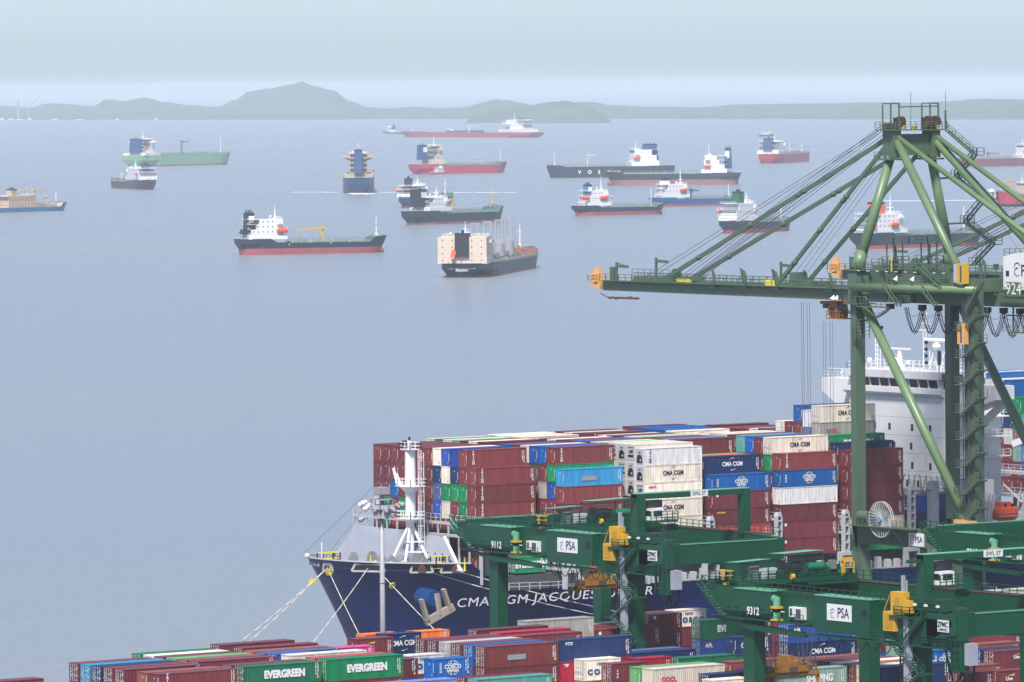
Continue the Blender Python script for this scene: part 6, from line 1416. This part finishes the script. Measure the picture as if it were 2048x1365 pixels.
# ------------------------------------------------------------ lamp mast of the yard
lx, ly = 513.0, 746.5
lm = thing('floodlight_mast', 'tall grey yard lamp mast with a ring of white floodlights before the ship bow', 'lamp mast', (lx, ly, 4))
b = MB(); b.tube((0, 0, 0), (0, 0, 35.2), .46, .30, n=14)
for z in (14.2, 22.5): b.tube((0, 0, z), (0, 0, z+.1), .44, n=14)
b.build('pole', mat('galvanised_pole', (.34, .34, .37), .45), lm, True)
b = MB(); b.box(-.9, .9, -.8, .8, 35.1, 36.1); b.build('mast_head', GRY, lm)
b = MB(); b.tube((0, 0, 33.0), (0, 0, 33.2), 1.7, n=16); b.tube((0, 0, 34.3), (0, 0, 34.45), 1.6, n=16)
for i in range(8):
    a = math.pi*i/4; b.bar((1.6*math.cos(a), 1.6*math.sin(a), 33), (1.6*math.cos(a), 1.6*math.sin(a), 34.4), .1); b.bar((.3*math.cos(a), .3*math.sin(a), 33.1), (1.9*math.cos(a), 1.9*math.sin(a), 33.1), .1)
b.build('lamp_ring', GRY, lm)
for i, (a, r_, z) in enumerate(((150, 3.4, 33.6), (170, 2.6, 33.9), (128, 2.8, 33.3), (200, 2.4, 33.2), (-20, 3.2, 33.7), (10, 2.4, 33.4), (-45, 2.5, 33.0), (60, 2.0, 33.5), (240, 1.8, 33.0), (290, 2.0, 32.9), (185, 3.0, 31.6))):
    a = R(a)-.62; x, y = r_*math.cos(a), r_*math.sin(a)
    b = MB(); b.tube((x*.55, y*.55, z-.2), (x*.9, y*.9, z), .07, n=6); b.tube((x*.8, y*.8, z+.25), (x*1.05, y*1.05, z-.15), .18, .42, n=14); b.sph((x*1.03, y*1.03, z-.12), .34, 10, 6)
    b.build('floodlight', WHT if i < 4 else GRY, lm)
for a in (20, 75, 200, 255, 310):
    a = R(a); x, y = 1.25*math.cos(a), 1.25*math.sin(a); b = MB(); b.box(x-.42, x+.42, y-.35, y+.35, 31.7, 33.6); b.build('ballast_box', LGR, lm)
# ------------------------------------------------------------ mooring lines
def mooring(p, q, sag, label, r_=.075, disc=None):
    p = Vector(p); q = Vector(q); o = thing('mooring_line', label, 'rope', tuple(p), 0, 'mooring lines from the bow to the quay')
    pts = [(p.lerp(q, k/12)-p-Vector((0, 0, sag*4*(k/12)*(1-k/12)))) for k in range(13)]
    b = MB(); b.poly([tuple(v) for v in pts], r_, 6); b.build('rope', ROPE, o, True)
    if disc:
        t = disc; v = (p.lerp(q, t)-p-Vector((0, 0, sag*4*t*(1-t)))); d = (q-p).normalized(); b = MB(); b.tube(tuple(v-d*.06), tuple(v+d*.06), .62, n=16); b.build('rat_guard', SYEL, o)
QZ = 4.6
def qp(x, y): return P0(x, y, QZ)
fl = FL+[Vector((592, 862, 17))]*5
if len(FL) == 5:
    mooring(FL[0], (548.0, 848.6, QZ), .6, 'leftmost pale mooring line running down from the bow tip', disc=.12)
    mooring(FL[0], (551.0, 848.6, QZ), .4, 'pale mooring line just right of the leftmost one')
    mooring(FL[1], (581.0, 848.6, QZ), .3, 'nearly vertical mooring line from the second bow opening', disc=.05)
    mooring(FL[2], (566.0, 848.6, QZ), .4, 'mooring line slanting left from the wide bow opening')
    mooring(FL[2]+Vector((1.2, -.6, 0)), (598.0, 848.6, QZ), .2, 'mooring line slanting right past the lamp mast', disc=.2)
    mooring(FL[3], (651.0, 848.6, QZ), 1.2, 'lower of two long spring lines running aft along the hull', disc=.7)
    mooring(FL[4], (656.0, 848.6, QZ), 1.0, 'upper of two long spring lines running aft along the hull', disc=.72)
# ------------------------------------------------------------ the remaining containers of the stacks (mostly hidden): one object
if REST:
    keys = sorted({r[5] for r in REST}); b = MB()
    for x, y, z, L, H, c in REST:
        k = keys.index(c)
        b.box(x+.03, x+L-.03, y+.03, y+CW-.03, z+.02, z+H-.02, k)
        for xx in (x, x+L-.16):
            for yy in (y, y+CW-.16): b.box(xx, xx+.16, yy, yy+.16, z, z+H, k)
        b.box(x+.16, x+L-.16, y+.005, y+.05, z+H-.13, z+H-.01, k); b.box(x+.16, x+L-.16, y+.005, y+.05, z+.01, z+.15, k)
    tag(b.build('stacked_containers', [mat('paint_'+COLS[k][0].replace('-', '_'), COLS[k][1], .45, scale=.3, streak=1) for k in keys]), 'remaining stacked containers hidden inside the stacks', None, None, 'stuff')
